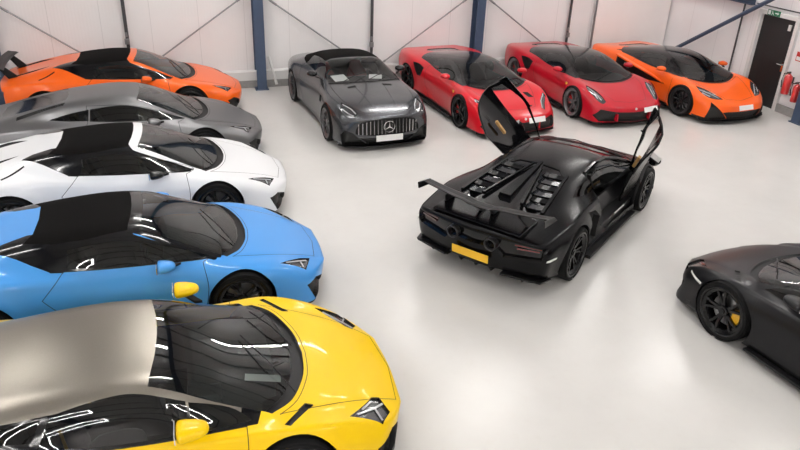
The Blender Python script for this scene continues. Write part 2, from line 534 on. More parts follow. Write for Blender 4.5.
def interior(car, c):
    """cabin tub, dash, wheel, seats; c: xb, xf, w, zf, dash_x, dash_z, seat_x, seat_z"""
    xb, xf, w = c['xb'], c['xf'], c['w']; zf = .16; zs = c.get('zs', .68)
    b = MB()
    b.box(((xb + xf) / 2, 0, zf), (xf - xb, 2 * w, .03))
    b.box((xb, 0, (zf + c['zb']) / 2), (.03, 2 * c.get('wb', .55), c['zb'] - zf))
    for s in (1, -1):
        b.box(((xb + xf) / 2, s * w, (zf + zs) / 2), (xf - xb, .03, zs - zf))
    b.box((xf, 0, (zf + .6) / 2), (.03, 2 * w, .6 - zf))
    # centre tunnel
    b.box(((xb + c['dx']) / 2 + .1, 0, zf + .14), (c['dx'] - xb - .05, .22, .28))
    b.build('cabin_tub', LEA, car)
    d = MB(); dx, dz = c['dx'], c['dz']
    prof = [(dx - .16, dz - .22), (dx - .20, dz - .08), (dx - .14, dz), (dx + .02, dz + .012), (c['xw'] - .04, dz - .03), (c['xw'] - .04, dz - .2)]
    vs = []; ny = 9
    for i in range(ny):
        t = i / (ny - 1) * 2 - 1; yy = t * (w - .02)
        for px, pz in prof: vs.append((px - .06 * t * t, yy, pz - .05 * t * t))
    fs = []; n = len(prof)
    for i in range(ny - 1):
        for j in range(n): fs.append((i * n + j, i * n + (j + 1) % n, i * n + n + (j + 1) % n, i * n + n + j))
    fs += [tuple(range(n)), tuple((ny - 1) * n + j for j in range(n))]
    d.add(vs, fs)
    db = d.build('dashboard', c.get('dmat', SUE), car, smooth=True, bevel=.01)
    yd = -.36
    h = MB()   # instrument hood
    h.hull8([(dx - .20, yd - .15, dz - .02), (dx - .20, yd + .15, dz - .02), (dx - .19, yd + .10, dz + .055), (dx - .19, yd - .10, dz + .055)],
            [(dx + .08, yd - .12, dz), (dx + .08, yd + .12, dz), (dx + .05, yd + .06, dz + .03), (dx + .05, yd - .06, dz + .03)])
    h.build('instrument_hood', LEA, db, bevel=.015)
    q = MB()
    T = Matrix.Translation((dx - .36, yd, dz - .06)) @ Matrix.Rotation(R(68), 4, 'Y')
    ring = [(.17 * math.cos(2 * PI * i / 28), .17 * math.sin(2 * PI * i / 28) * (1 if True else 1), 0) for i in range(28)]
    q.tube(ring, .014, 8, T, closed=True)
    q.box((0, 0, 0), (.10, .30, .02), T); q.box((.08, 0, 0), (.16, .05, .015), T)
    q.tube([T @ Vector((0, 0, 0)), (dx - .12, yd, dz - .10)], .03, 8)
    q.build('steering_wheel', LEA, car, smooth=False)
    for s in (-1, 1): seat(car, c['sx'], s * .36, c.get('sz', .22), c.get('smat', LEA), c.get('trim'))

def plate(parent, x, z, mat, tilt=0, y=0, w=.52, yaw=0):
    b = MB()
    T = Matrix.Translation((x, y, z)) @ Matrix.Rotation(yaw, 4, 'Z') @ Matrix.Rotation(tilt, 4, 'Y')
    b.box((0, 0, 0), (.012, w, .112), T)
    return b.build('number_plate', mat, parent, bevel=.003, label='yellow number plate' if mat is YPL else 'blank white number plate')

def wipers(car, base, z, x0, s=-1):
    b = MB()
    for (p, q) in base:
        b.tube([p, ((p[0] + q[0]) / 2, (p[1] + q[1]) / 2, (p[2] + q[2]) / 2 + .03), q], .007, 6)
    return b.build('wiper', BLK, car)

def arch_liner(bm, car, ax, az, Ra, depth=.36):
    bvh = BVHTree.FromBMesh(bm)
    for s in (1, -1):
        n = 36; vs = []; fs = []
        for i in range(n + 1):
            a = R(-32) + (PI + R(64)) * i / n
            x = ax + (Ra + .001) * math.cos(a); z = az + (Ra + .001) * math.sin(a)
            h = bvh.ray_cast(Vector((x + .012 * math.cos(a), s * 1.5, z + .012 * math.sin(a))), Vector((0, -s, 0)))
            yo = abs(h[0].y) if h[0] is not None and abs(h[0].y) > .6 else .84
            vs += [(x, s * (yo - .001), z), (ax + (Ra + .02) * math.cos(a), s * (yo - .03), az + (Ra + .02) * math.sin(a)), (ax + (Ra + .02) * math.cos(a), s * .5, az + (Ra + .02) * math.sin(a)),
                   (ax, s * .5, az)]
        for i in range(n):
            for j in range(3): fs.append((i * 4 + j, i * 4 + j + 1, i * 4 + 5 + j, i * 4 + 4 + j))
        b = MB(); b.add(vs, fs)
        b.build('wheel_arch_liner', BLK, car, smooth=False, fix=False)

def build_car(name, P, paint, loc, yaw, label, cat='car', skip=()):
    car = empty(name, (loc[0], loc[1], 0), R(yaw), label=label, cat=cat)
    bm = body_mesh(P)
    bm.normal_update()
    lay = bm.faces.layers.int.new('reg')
    # wheel arches
    for ax, az, Ra, fl in P['arches']:
        circ = [(ax + Ra * math.cos(2 * PI * i / 40), az + Ra * math.sin(2 * PI * i / 40)) for i in range(40)]
        cut(bm, lay, -1, 'side', circ, lambda c, n: abs(c.y) > .5)
    bmesh.ops.delete(bm, geom=[f for f in bm.faces if f[lay] == -1], context='FACES')
    specs = P['regions'](P) if callable(P['regions']) else P['regions']
    reg = []; idx = 1
    names = {}
    for sp in specs:
        nm, view, poly = sp['n'], sp['v'], sp['p']
        if nm in skip: continue
        cond0 = sp.get('c', None)
        over = (0,)
        if sp.get('over'): over = tuple([0] + [i for o_ in sp['over'] for i in names.get(o_, [])])
        variants = []
        if view == 'side':
            for s in (1, -1): variants.append((s, poly))
        elif sp.get('split'):
            for s in (1, -1):
                variants.append((s, [((a, b * s) if view == 'top' else (a * s, b)) for a, b in poly]))
        else:
            variants.append((0, poly))
        if view == 'side' and sp.get('merge'):
            pass
        for s, pl in variants:
            def cond(c, n, s=s, view=view, cond0=cond0, sp=sp):
                if view == 'side' and (c.y * s < .3 or n.y * s < sp.get('ny', .12)): return False
                if view == 'top' and n.z < sp.get('nz', .1): return False
                if view == 'front' and (n.x < .12 if not sp.get('rear') else n.x > -.12): return False
                return cond0(c, n) if cond0 else True
            cut(bm, lay, idx, view, pl, cond, over)
            names.setdefault(nm, []).append(idx)
            reg.append((idx, s, sp)); idx += 1
    UB = 999
    for f in bm.faces:
        if f[lay] == 0 and f.normal.z < -.75 and f.calc_center_median().z < .3: f[lay] = UB
    bm.normal_update(); bm.verts.index_update()
    out = {}
    body = part_from(bm, lay, 0, 'body_shell', paint, car)
    part_from(bm, lay, UB, 'underbody', BLK, car)
    for i, s, sp in reg:
        par = car
        if sp.get('in'): par = out.get((sp['in'], s)) or out.get((sp['in'], 0)) or car
        m = sp['m'] if sp.get('m') else paint
        o = part_from(bm, lay, i, sp.get('name', sp['n']), m, par, recess=sp.get('recess', 0), solid=sp.get('solid', 0), seam=sp.get('seam', 0), label=sp.get('label'), wall_mat=sp.get('wm'))
        if o: out[sp['n'], s] = o
    for ax, az, Ra, fl in P['arches']: arch_liner(bm, car, ax, az, Ra)
    car_bvh = BVHTree.FromBMesh(bm)
    bm.free()
    ws = P['wheels']
    for (x, y, r, w) in ws:
        for s in (1, -1):
            wheel(car, x, s * y, r, w, P['wstyle'], s, P.get('caliper', REDC))
    interior(car, P['cabin'])
    return car, out, car_bvh

def stretch(car, sy=1., sz=1.):
    car.scale = (1, sy, sz)
    for o in car.children:
        if o.name.startswith('wheel') and not o.name.startswith('wheel_arch'):
            o.scale = (1, 1 / sy, 1 / sz); o.location.z /= sz

def on(bvh, p, d):
    h = bvh.ray_cast(Vector(p), Vector(d))
    return h[0], h[1]

def strip_on(bvh, pts, d, w, t, name, mat, parent, lift=.002, label=None):
    """a ribbon laid on the body along points projected in direction d"""
    P3 = []
    for p in pts:
        h, n = on(bvh, p, d)
        if h is not None: P3.append((h + n * lift, n))
    if len(P3) < 2: return None
    b = MB(); vs = []; fs = []
    for i, (p, n) in enumerate(P3):
        tn = P3[min(i + 1, len(P3) - 1)][0] - P3[max(i - 1, 0)][0]
        sd = tn.cross(n).normalized()
        vs += [p - sd * w / 2, p + sd * w / 2, p + sd * w / 2 + n * t, p - sd * w / 2 + n * t]
    for i in range(len(P3) - 1):
        for j in range(4): fs.append((i * 4 + j, i * 4 + (j + 1) % 4, i * 4 + 4 + (j + 1) % 4, i * 4 + 4 + j))
    k = (len(P3) - 1) * 4
    fs += [(0, 1, 2, 3), (k, k + 1, k + 2, k + 3)]
    b.add(vs, fs)
    return b.build(name, mat, parent, label=label)

# ------------------------------------------------------------------ model: wedge-shaped mid-engine car (four in the left row)
def hur_P(spyder=True):
    P = dict(lip=(2.27, -2.12), bulge=((.03, .02), (.02, .0)), nose_crease=.75, tail_crease=.7,
        r0=[(-2.14, 0, .80), (-1.9, 0, .845), (-1.4, 0, .95), (-.9, 0, 1.05), (-.45, 0, 1.135), (-.05, 0, 1.168), (.33, 0, 1.145), (.7, 0, 1.02), (1.05, 0, .885), (1.3, 0, .79), (1.6, 0, .705), (1.95, 0, .59), (2.27, 0, .43)],
        r2=[(-2.12, .50, .81), (-1.9, .51, .865), (-1.4, .53, .975), (-.9, .55, 1.055), (-.45, .56, 1.105), (-.05, .57, 1.13), (.33, .58, 1.105), (.7, .61, .99), (1.05, .65, .855), (1.3, .61, .775), (1.6, .56, .70), (1.95, .49, .585), (2.25, .40, .43)],
        r3=[(-2.08, .66, .80), (-1.7, .68, .85), (-1.3, .68, .895), (-.9, .70, .915), (-.5, .76, .875), (0, .785, .845), (.5, .785, .83), (.9, .775, .81), (1.15, .74, .785), (1.45, .68, .72), (1.8, .60, .635), (2.18, .52, .44)],
        r4=[(-2.05, .82, .76), (-1.7, .87, .82), (-1.3, .885, .85), (-.9, .87, .84), (-.5, .845, .79), (0, .835, .755), (.5, .845, .745), (.9, .865, .755), (1.25, .87, .755), (1.6, .83, .70), (1.9, .76, .60), (2.10, .68, .445)],
        r5=[(-2.03, .88, .64), (-1.6, .94, .68), (-1.3, .955, .68), (-.8, .925, .63), (-.3, .895, .60), (.3, .895, .58), (.9, .925, .60), (1.3, .94, .62), (1.7, .90, .56), (1.95, .845, .46), (2.06, .79, .38)],
        r6=[(-2.02, .88, .40), (-1.3, .945, .42), (-.8, .90, .38), (-.3, .865, .36), (.3, .875, .35), (.9, .91, .38), (1.3, .93, .40), (1.75, .90, .36), (2.00, .84, .28), (2.07, .80, .24)],
        r7=[(-2.0, .84, .22), (-1.3, .90, .16), (-.6, .90, .13), (.5, .90, .13), (1.3, .90, .13), (1.8, .90, .12), (2.02, .86, .115), (2.12, .80, .115)],
        crease={2: (.5, 1.1, 2.3), 4: (.6, -2.2, -.4), 5: .3, 7: .6},
        arches=[(1.31, .335, .375, .012), (-1.31, .345, .385, .015)],
        wheels=[(1.31, .83, .335, .245), (-1.31, .81, .345, .30)],
        wstyle=W_Y, caliper=GLB,
        cabin=dict(xb=-.62, xf=1.15, w=.70, wb=.5, zb=.98, dx=.72, dz=.76, xw=1.2, sx=-.12, sz=.20))
    for k in ('r0', 'r2', 'r3', 'r4', 'r5', 'r6', 'r7'):
        P[k] = [(x + (.10 * (x - 1.45) / .8 if x > 1.45 else 0), y + (.025 if k == 'r2' and -1.2 < x < .6 else 0), z + (.05 * min(1, max(0, (z - .84) / .2)) if k in ('r0', 'r2') else 0)) for x, y, z in P[k]]
    P['lip'] = (2.35, -2.12)
    def regs(P):
        A = []
        ws = sh([(.36, 0, 1), (.35, .25), (.315, .53, 1), (.7, .60), (1.13, .68, 1), (1.25, .54), (1.345, .27), (1.37, 0, 1)])
        cw = sh([(1.37, 0, 1), (1.345, .27), (1.25, .54), (1.13, .68, 1), (1.19, .70, 1), (1.33, .55), (1.435, .27), (1.465, 0, 1)])
        A.append(dict(n='windscreen', v='top', p=full(ws), m=GLW, c=lambda c, n: c.z > .7))
        A.append(dict(n='cowl', v='top', p=full(cw), m=BLK, recess=.03, c=lambda c, n: c.z > .6))
        win = smooth_poly([(1.03, .83, 1), (.5, .855), (0, .868), (-.42, .895, 1), (-.40, 1.05, 1), (0, 1.085), (.27, 1.06), (.62, .965), (.9, .87)])
        A.append(dict(n='door_window', v='side', p=win, m=GLS, **{'in': 'door'}, c=lambda c, n: abs(c.y) > .45))
        if spyder:
            # fabric top, black surround of the side glass and buttress tips
            st = [(.24, 0), (.23, .25), (.195, .52), (-.2, .58), (-.55, .57), (-.82, .50), (-.74, .34), (-.72, 0)]
            A.append(dict(n='soft_top', v='top', p=full(st), m=FAB, c=lambda c, n: c.z > .95, label='black fabric folding roof'))
            bt = smooth_poly([(.255, 1.12, 1), (.0, 1.35, 1), (-.46, 1.35, 1), (-.46, .875, 1), (0, .855), (.5, .842), (.98, .82, 1), (1.0, .835, 1), (.62, .985)], n=4)
            tp = [(-.455, .40), (-.455, .90), (-.58, .765), (-.75, .70), (-.93, .615), (-1.16, .50), (-1.02, .40), (-.80, .34)]
            A.append(dict(n='roof_buttress', v='top', split=1, p=tp, m=GLB, c=lambda c, n: c.z > .868))
            A.append(dict(n='deck_vent', v='top', split=1, p=[(-1.22, .30), (-1.36, .38), (-1.50, .44), (-1.95, .44), (-1.95, .31), (-1.50, .31)], m=MESH_, recess=.03, wm=BLK, c=lambda c, n: c.z > .75))
            A.append(dict(n='haunch_slit', v='top', split=1, p=[(-1.40, .74), (-1.12, .60), (-1.11, .62), (-1.38, .765)], m=BLK, recess=.02, c=lambda c, n: c.z > .7))
            A.append(dict(n='window_surround', v='side', p=bt, m=GLB, c=lambda c, n: abs(c.y) > .40))
        else:
            q = smooth_poly([(-.45, .90, 1), (-.43, 1.05, 1), (-.7, 1.01), (-1.02, .935, 1), (-.75, .91)])
            A.append(dict(n='quarter_window', v='side', p=q, m=GLD, c=lambda c, n: abs(c.y) > .45))
            eng = [(-.75, 0), (-.78, .25), (-.95, .34), (-1.6, .36), (-1.75, .28), (-1.78, 0)]
            A.append(dict(n='engine_cover', v='top', p=full(eng), m=GLB, c=lambda c, n: c.z > .8))
            sl = [(-.78, .40), (-.80, .50), (-1.5, .60), (-1.5, .52)]
            A.append(dict(n='side_intake', v='top', split=1, p=sl, m=MESH_, recess=.05, c=lambda c, n: c.z > .8))
        if P.get('darkframe'):
            A.append(dict(n='windscreen_frame', v='top', p=full([(.225, 0), (.215, .25), (.175, .54), (.45, .62), (1.05, .76), (1.16, .70), (1.14, .67), (.9, .60), (.33, .50), (.37, 0)]), m=GLB, c=lambda c, n: c.z > .80))
        door = smooth_poly([(.93, .80, 1), (.96, .55), (.90, .20, 1), (-.35, .20, 1), (-.68, .64, 1), (-.46, .87, 1), (-.46, 1.1, 1), (-.40, 1.10, 1), (0, 1.098), (.29, 1.072), (.64, .975), (1.0, .855), (1.02, .82, 1)], n=4)
        A.append(dict(n='door', v='side', p=door, seam=.007, c=lambda c, n: abs(c.y) > .45 and not (c.z > .96 and n.z > .8 and abs(c.y) < .5)))
        A.append(dict(n='headlight', v='top', split=1, p=[(1.76, .76), (2.02, .555), (2.15, .49), (2.11, .61), (2.06, .735)], m=LEN, recess=.02, wm=GLB, c=lambda c, n: c.z > .45))
        A.append(dict(n='corner_intake', name='front_intake', v='front', split=1, p=[(.40, .145), (.80, .15), (.83, .36), (.70, .38), (.47, .27)], m=MESH_, recess=.06, wm=BLK, c=lambda c, n: c.x > 1.7 and c.z < .42))
        A.append(dict(n='centre_intake', name='front_intake', v='front', p=fullf([(0, .15), (.30, .15), (.34, .22), (.28, .235), (0, .235)]), m=MESH_, recess=.04, wm=BLK, c=lambda c, n: c.x > 1.7))
        A.append(dict(n='front_splitter', v='front', p=fullf([(0, .09), (.95, .09), (.95, .14), (0, .142)]), m=BLK, c=lambda c, n: c.x > 1.7))
        hood = sh([(1.49, 0, 1), (1.46, .27), (1.36, .56), (1.25, .69, 1), (1.5, .63), (1.9, .53, 1), (2.22, .42, 1), (2.28, 0, 1)], n=4)
        A.append(dict(n='bonnet', v='top', p=full(hood), seam=.006, c=lambda c, n: c.z > .4))
        A.append(dict(n='flank_intake', name='side_intake', v='side', p=[(-.60, .24), (-.74, .46), (-.92, .46), (-.86, .24)], m=MESH_, recess=.07, wm=BLK))
        A.append(dict(n='side_skirt', v='side', p=[(-.95, .10), (-.95, .20), (.95, .185), (.95, .10)], m=BLK, ny=-.5))
        A.append(dict(n='rear_panel', v='front', rear=1, p=fullf([(0, .40), (.80, .42), (.84, .70), (0, .73)]), m=BLK, recess=.02, c=lambda c, n: c.x < -1.8))
        A.append(dict(n='rear_diffuser', v='front', rear=1, p=fullf([(0, .12), (.9, .12), (.80, .33), (0, .36)]), m=MESH_, recess=.04, c=lambda c, n: c.x < -1.8))
        return A
    P['regions'] = regs
    return P

def finish_front_lamp(out, bvh, pts, s, P3=None):
    """bright strips inside a headlight"""
    for key, parent in out.items():
        if key[0] == 'headlight' and key[1] == s:
            strip_on(bvh, [(x, y * s, 1.2) for x, y in pts], (0, 0, -1), .018, .008, 'daylight_strip', LED, parent, lift=-.012)

def huracan(name, paint, loc, yaw, label, spyder=True, mpaint=None, wing=False, darkframe=False):
    P = hur_P(spyder)
    P['darkframe'] = darkframe
    car, out, bvh = build_car(name, P, paint, loc, yaw, label)
    for s in (1, -1):
        d = out.get(('door', s), car)
        mirror(d, mpaint or paint, (.55, s * .90, .86), s, foot=(.66, s * .80, .825))
        finish_front_lamp(out, bvh, [(1.84, .71), (2.02, .60), (2.10, .55)], s)
        finish_front_lamp(out, bvh, [(2.02, .60), (2.04, .70)], s)
        for yy in (.50, .62, .74):
            b = MB(); b.box((2.13 - (yy - .5) * .25, s * yy, .24), (.03, .012, .18)); b.build('intake_vane', BLK, out.get(('corner_intake', s), car))
    wipers(car, [((1.30, -.45, .80), (.98, .25, .945))], 0, 0)
    if wing:
        w = empty_part('rear_wing', car)
        b = MB(); vs = []; fs = []; n = 12
        for i in range(n + 1):
            t = i / n * 2 - 1; x0 = -2.0 + .05 * t * t; z0 = 1.08
            for dx, dz in ((0, 0), (-.05, .022), (-.12, .028), (-.19, .04), (-.19, .03), (-.10, .006), (-.04, -.006)): vs.append((x0 + dx, t * .72, z0 + dz))
        for i in range(n):
            for j in range(7): fs.append((i * 7 + j, i * 7 + (j + 1) % 7, i * 7 + 7 + (j + 1) % 7, i * 7 + 7 + j))
        fs += [tuple(range(7)), tuple(n * 7 + j for j in range(7))]
        b.add(vs, fs); b.build('wing_blade', CAR, w)
        for s in (1, -1):
            u = MB()
            u.hull8([(-1.74, s * .42, .84), (-1.94, s * .42, .82), (-1.94, s * .46, .82), (-1.74, s * .46, .84)], [(-2.0, s * .44, 1.085), (-2.14, s * .44, 1.10), (-2.14, s * .47, 1.10), (-2.0, s * .47, 1.085)])
            u.build('wing_strut', CAR, w, bevel=.003)
    return car, out, bvh

# ------------------------------------------------------------------ model: long flat mid-engine car (yellow, matt dark, and the winged one with open doors)
def ave_P(kind='road'):
    svj = kind == 'winged'
    P = dict(lip=(2.48, -2.20), bulge=((.03, .03), (.03, .0)), nose_crease=.85, tail_crease=.85,
        r0=[(-2.24, 0, .83), (-1.9, 0, .87), (-1.4, 0, .965), (-.9, 0, 1.06), (-.4, 0, 1.125), (0, 0, 1.14), (.35, 0, 1.115), (.7, 0, 1.02), (1.1, 0, .885), (1.5, 0, .765), (1.8, 0, .69), (2.15, 0, .58), (2.47, 0, .43)],
        r2=[(-2.22, .48, .82), (-1.9, .50, .86), (-1.4, .52, .945), (-.9, .56, 1.025), (-.4, .60, 1.075), (0, .61, 1.095), (.35, .61, 1.07), (.7, .64, .975), (1.1, .69, .845), (1.5, .64, .745), (1.8, .60, .68), (2.15, .54, .565), (2.44, .46, .42)],
        r3=[(-2.18, .70, .81), (-1.8, .72, .85), (-1.4, .74, .90), (-1.0, .75, .93), (-.6, .79, .90), (-.1, .82, .86), (.4, .83, .835), (.9, .82, .81), (1.2, .79, .785), (1.5, .73, .735), (1.9, .65, .635), (2.2, .60, .52), (2.38, .56, .43)],
        r4=[(-2.12, .88, .76), (-1.8, .93, .80), (-1.4, .95, .845), (-.95, .93, .84), (-.5, .89, .79), (0, .875, .76), (.5, .885, .75), (.9, .90, .755), (1.3, .915, .765), (1.65, .88, .715), (2.0, .80, .60), (2.26, .72, .46)],
        r5=[(-2.10, .95, .64), (-1.6, 1.00, .68), (-1.3, 1.01, .68), (-.8, .985, .63), (-.3, .94, .60), (.3, .935, .58), (.9, .965, .60), (1.35, .99, .63), (1.75, .95, .56), (2.05, .89, .46), (2.2, .84, .38)],
        r6=[(-2.08, .94, .42), (-1.3, .995, .42), (-.8, .95, .38), (-.3, .90, .36), (.3, .91, .35), (.9, .945, .38), (1.35, .975, .40), (1.8, .95, .36), (2.1, .89, .28), (2.2, .86, .24)],
        r7=[(-2.05, .90, .24), (-1.3, .95, .16), (-.6, .95, .125), (.5, .95, .12), (1.35, .95, .12), (1.85, .95, .11), (2.12, .92, .105), (2.24, .87, .105)],
        crease={2: (.8, 1.2, 2.5), 4: .55, 5: .3, 7: .7},
        arches=[(1.35, .34, .385, .012), (-1.35, .355, .40, .015)],
        wheels=[(1.35, .88, .345, .255), (-1.35, .85, .358, .335)],
        wstyle=W_SVJ if svj else W_Y, caliper=GLB if svj else YEL,
        cabin=dict(xb=-.58, xf=1.2, w=.74, wb=.54, zb=.96, dx=.78, dz=.75, xw=1.35, sx=-.08, sz=.17, smat=LEA, trim=YEL if kind == 'yellow' else None))
    for k in ('r0', 'r2', 'r3', 'r4', 'r5', 'r6', 'r7'):
        P[k] = [(x - ((.05 if kind != 'road' else .12) * (x - 1.6) / .85 if x > 1.6 else 0) - (.10 * (-1.7 - x) / .5 if svj and x < -1.7 else 0), y + (.045 if k == 'r2' and -1.4 < x < .6 else 0), z + (.04 * min(1, max(0, (z - .84) / .2)) if k in ('r0', 'r2') and not svj else 0) - (.035 if k == 'r3' and -.7 < x < 1.0 and not svj else 0)) for x, y, z in P[k]]
    P['lip'] = (2.43 if kind != 'road' else 2.36, -2.30 if svj else -2.20)
    def regs(P):
        A = []
        ws = sh([(.385, 0, 1), (.37, .27), (.32, .58, 1), (.7, .645), (1.17, .73, 1), (1.32, .58), (1.44, .30), (1.475, 0, 1)])
        cw = sh([(1.475, 0, 1), (1.44, .30), (1.32, .58), (1.17, .73, 1), (1.22, .75, 1), (1.40, .61), (1.545, .30), (1.585, 0, 1)])
        A.append(dict(n='windscreen', v='top', p=full(ws), m=GLW, c=lambda c, n: c.z > .68))
        A.append(dict(n='cowl', v='top', p=full(cw), m=BLK, recess=.03, c=lambda c, n: c.z > .6))
        win = smooth_poly([(1.08, .815, 1), (.6, .84), (0, .865), (-.45, .90, 1), (-.36, 1.02, 1), (0, 1.065), (.28, 1.05), (.62, .96), (.9, .87)])
        if svj:
            A.append(dict(n='door_window', v='side', p=win, m=GLS, **{'in': 'door'}, c=lambda c, n: abs(c.y) > .45))
        else:
            f = smooth_poly([(1.06, .795, 1), (.62, .80, 1), (.60, .965, 1), (.9, .875)])
            g = smooth_poly([(.60, .80, 1), (0, .82), (-.45, .86, 1), (-.36, 1.035, 1), (0, 1.085), (.28, 1.07), (.58, .975, 1)])
            A.append(dict(n='quarter_light', v='side', p=f, m=GLS, **{'in': 'door'}, c=lambda c, n: abs(c.y) > .45))
            A.append(dict(n='door_window', v='side', p=g, m=GLS, **{'in': 'door'}, c=lambda c, n: abs(c.y) > .45))
        rq = [(-.49, .905), (-.42, 1.02), (-.8, .985), (-1.0, .945), (-.8, .925)]
        A.append(dict(n='quarter_window', v='side', p=rq, m=GLD, c=lambda c, n: abs(c.y) > .45))
        door = smooth_poly([(1.02, .80, 1), (1.0, .55), (.90, .19, 1), (-.25, .19, 1), (-.45, .45), (-.50, .88, 1), (-.50, 1.2, 1), (-.40, 1.2, 1), (.0, 1.2, 1), (.30, 1.085, 1), (.64, .985), (1.04, .845), (1.09, .81, 1)], n=4)
        if svj:
            door = smooth_poly([(1.02, .80, 1), (1.0, .55), (.92, .24, 1), (-.15, .24, 1), (-.42, .45), (-.50, .88, 1), (-.42, 1.085, 1), (-.1, 1.2, 1), (.0, 1.2, 1), (.30, 1.085, 1), (.64, .985), (1.04, .845), (1.09, .81, 1)], n=4)
        A.append(dict(n='door', v='side', p=door, seam=0 if svj else .007, solid=.03 if svj else 0, wm=GLB, c=lambda c, n: abs(c.y) > .52 and not (c.z > .98 and abs(c.y) < .535)))
        if kind == 'yellow':
            # matt black roof with its pillars
            rf = sh([(.385, 0, 1), (.37, .27), (.32, .58, 1), (.72, .645), (1.17, .73, 1), (.98, .728), (.6, .70), (.2, .665), (-.3, .668), (-.7, .665), (-1.1, .63), (-1.7, .45, 1), (-1.75, 0, 1)], n=4)
            A.append(dict(n='roof_panel', v='top', p=full(rf), m=MATB, over=['door'], c=lambda c, n: c.z > .84))
            rs = smooth_poly([(1.10, .78, 1), (.6, .785), (0, .80), (-.5, .85, 1), (-1.15, .93, 1), (-1.15, 1.3, 1), (.3, 1.3, 1), (.7, 1.0), (1.16, .83, 1)])
            A.append(dict(n='window_surround', v='side', p=rs, m=GLB, over=['door'], c=lambda c, n: abs(c.y) > .45))
        A.append(dict(n='headlight', v='top', split=1, p=[(1.84, .775), (2.10, .52), (2.17, .50), (2.235, .62), (2.13, .765)], m=LEN, recess=.02, wm=GLB, c=lambda c, n: c.z > .35))
        A.append(dict(n='bonnet_slot', v='top', split=1, p=[(1.30, .86), (1.345, .88), (1.56, .66), (1.50, .65)], m=BLK, recess=.02, c=lambda c, n: c.z > .5))
        A.append(dict(n='corner_intake', name='front_intake', v='front', split=1, p=[(.42, .13), (.86, .135), (.885, .36), (.72, .40), (.48, .27)], m=MESH_, recess=.07, wm=BLK, c=lambda c, n: c.x > 1.8 and c.z < .45))
        A.append(dict(n='centre_intake', name='front_intake', v='front', p=fullf([(0, .14), (.32, .14), (.37, .22), (.30, .24), (0, .24)]), m=MESH_, recess=.04, wm=BLK, c=lambda c, n: c.x > 1.9))
        A.append(dict(n='front_splitter', v='front', p=fullf([(0, .07), (1, .07), (1, .125), (0, .13)]), m=BLK, c=lambda c, n: c.x > 1.8))
        hood = sh([(1.61, 0, 1), (1.575, .30), (1.44, .61), (1.28, .76, 1), (1.6, .68), (2.0, .57, 1), (2.34, .46, 1), (2.40, 0, 1)], n=4)
        A.append(dict(n='bonnet', v='top', p=full(hood), seam=.006, c=lambda c, n: c.z > .35))
        A.append(dict(n='flank_intake', name='side_intake', v='side', p=[(-.52, .26), (-.52, .58), (-.72, .74), (-.98, .80), (-.86, .55), (-.90, .26)], m=MESH_, recess=.09, wm=BLK))
        A.append(dict(n='side_skirt', v='side', p=[(-.94, .08), (-.94, .20), (.95, .18), (.95, .08)], m=BLK, ny=-.5))
        if kind != 'yellow':
            A.append(dict(n='engine_cover', v='top', p=full([(-.55, 0), (-.57, .30), (-.75, .46), (-1.75, .48), (-1.95, .38), (-1.97, 0)]), m=GLB, recess=.015, c=lambda c, n: c.z > .8))
        if svj:
            A.append(dict(n='rear_light_panel', v='front', rear=1, p=fullf([(0, .60), (.30, .62), (.42, .50), (.88, .55), (.93, .72), (.60, .76), (0, .76)]), m=GLB, recess=.05, c=lambda c, n: c.x < -1.8))
            A.append(dict(n='rear_diffuser', v='front', rear=1, p=fullf([(0, .12), (.9, .12), (.86, .33), (.5, .30), (0, .30)]), m=MESH_, recess=.06, wm=BLK, c=lambda c, n: c.x < -1.8))
        return A
    P['regions'] = regs
    return P

MATB = pbr('matt_black_roof', (.34, .31, .27), .36, metal=.92, noise=.3, nscale=200)

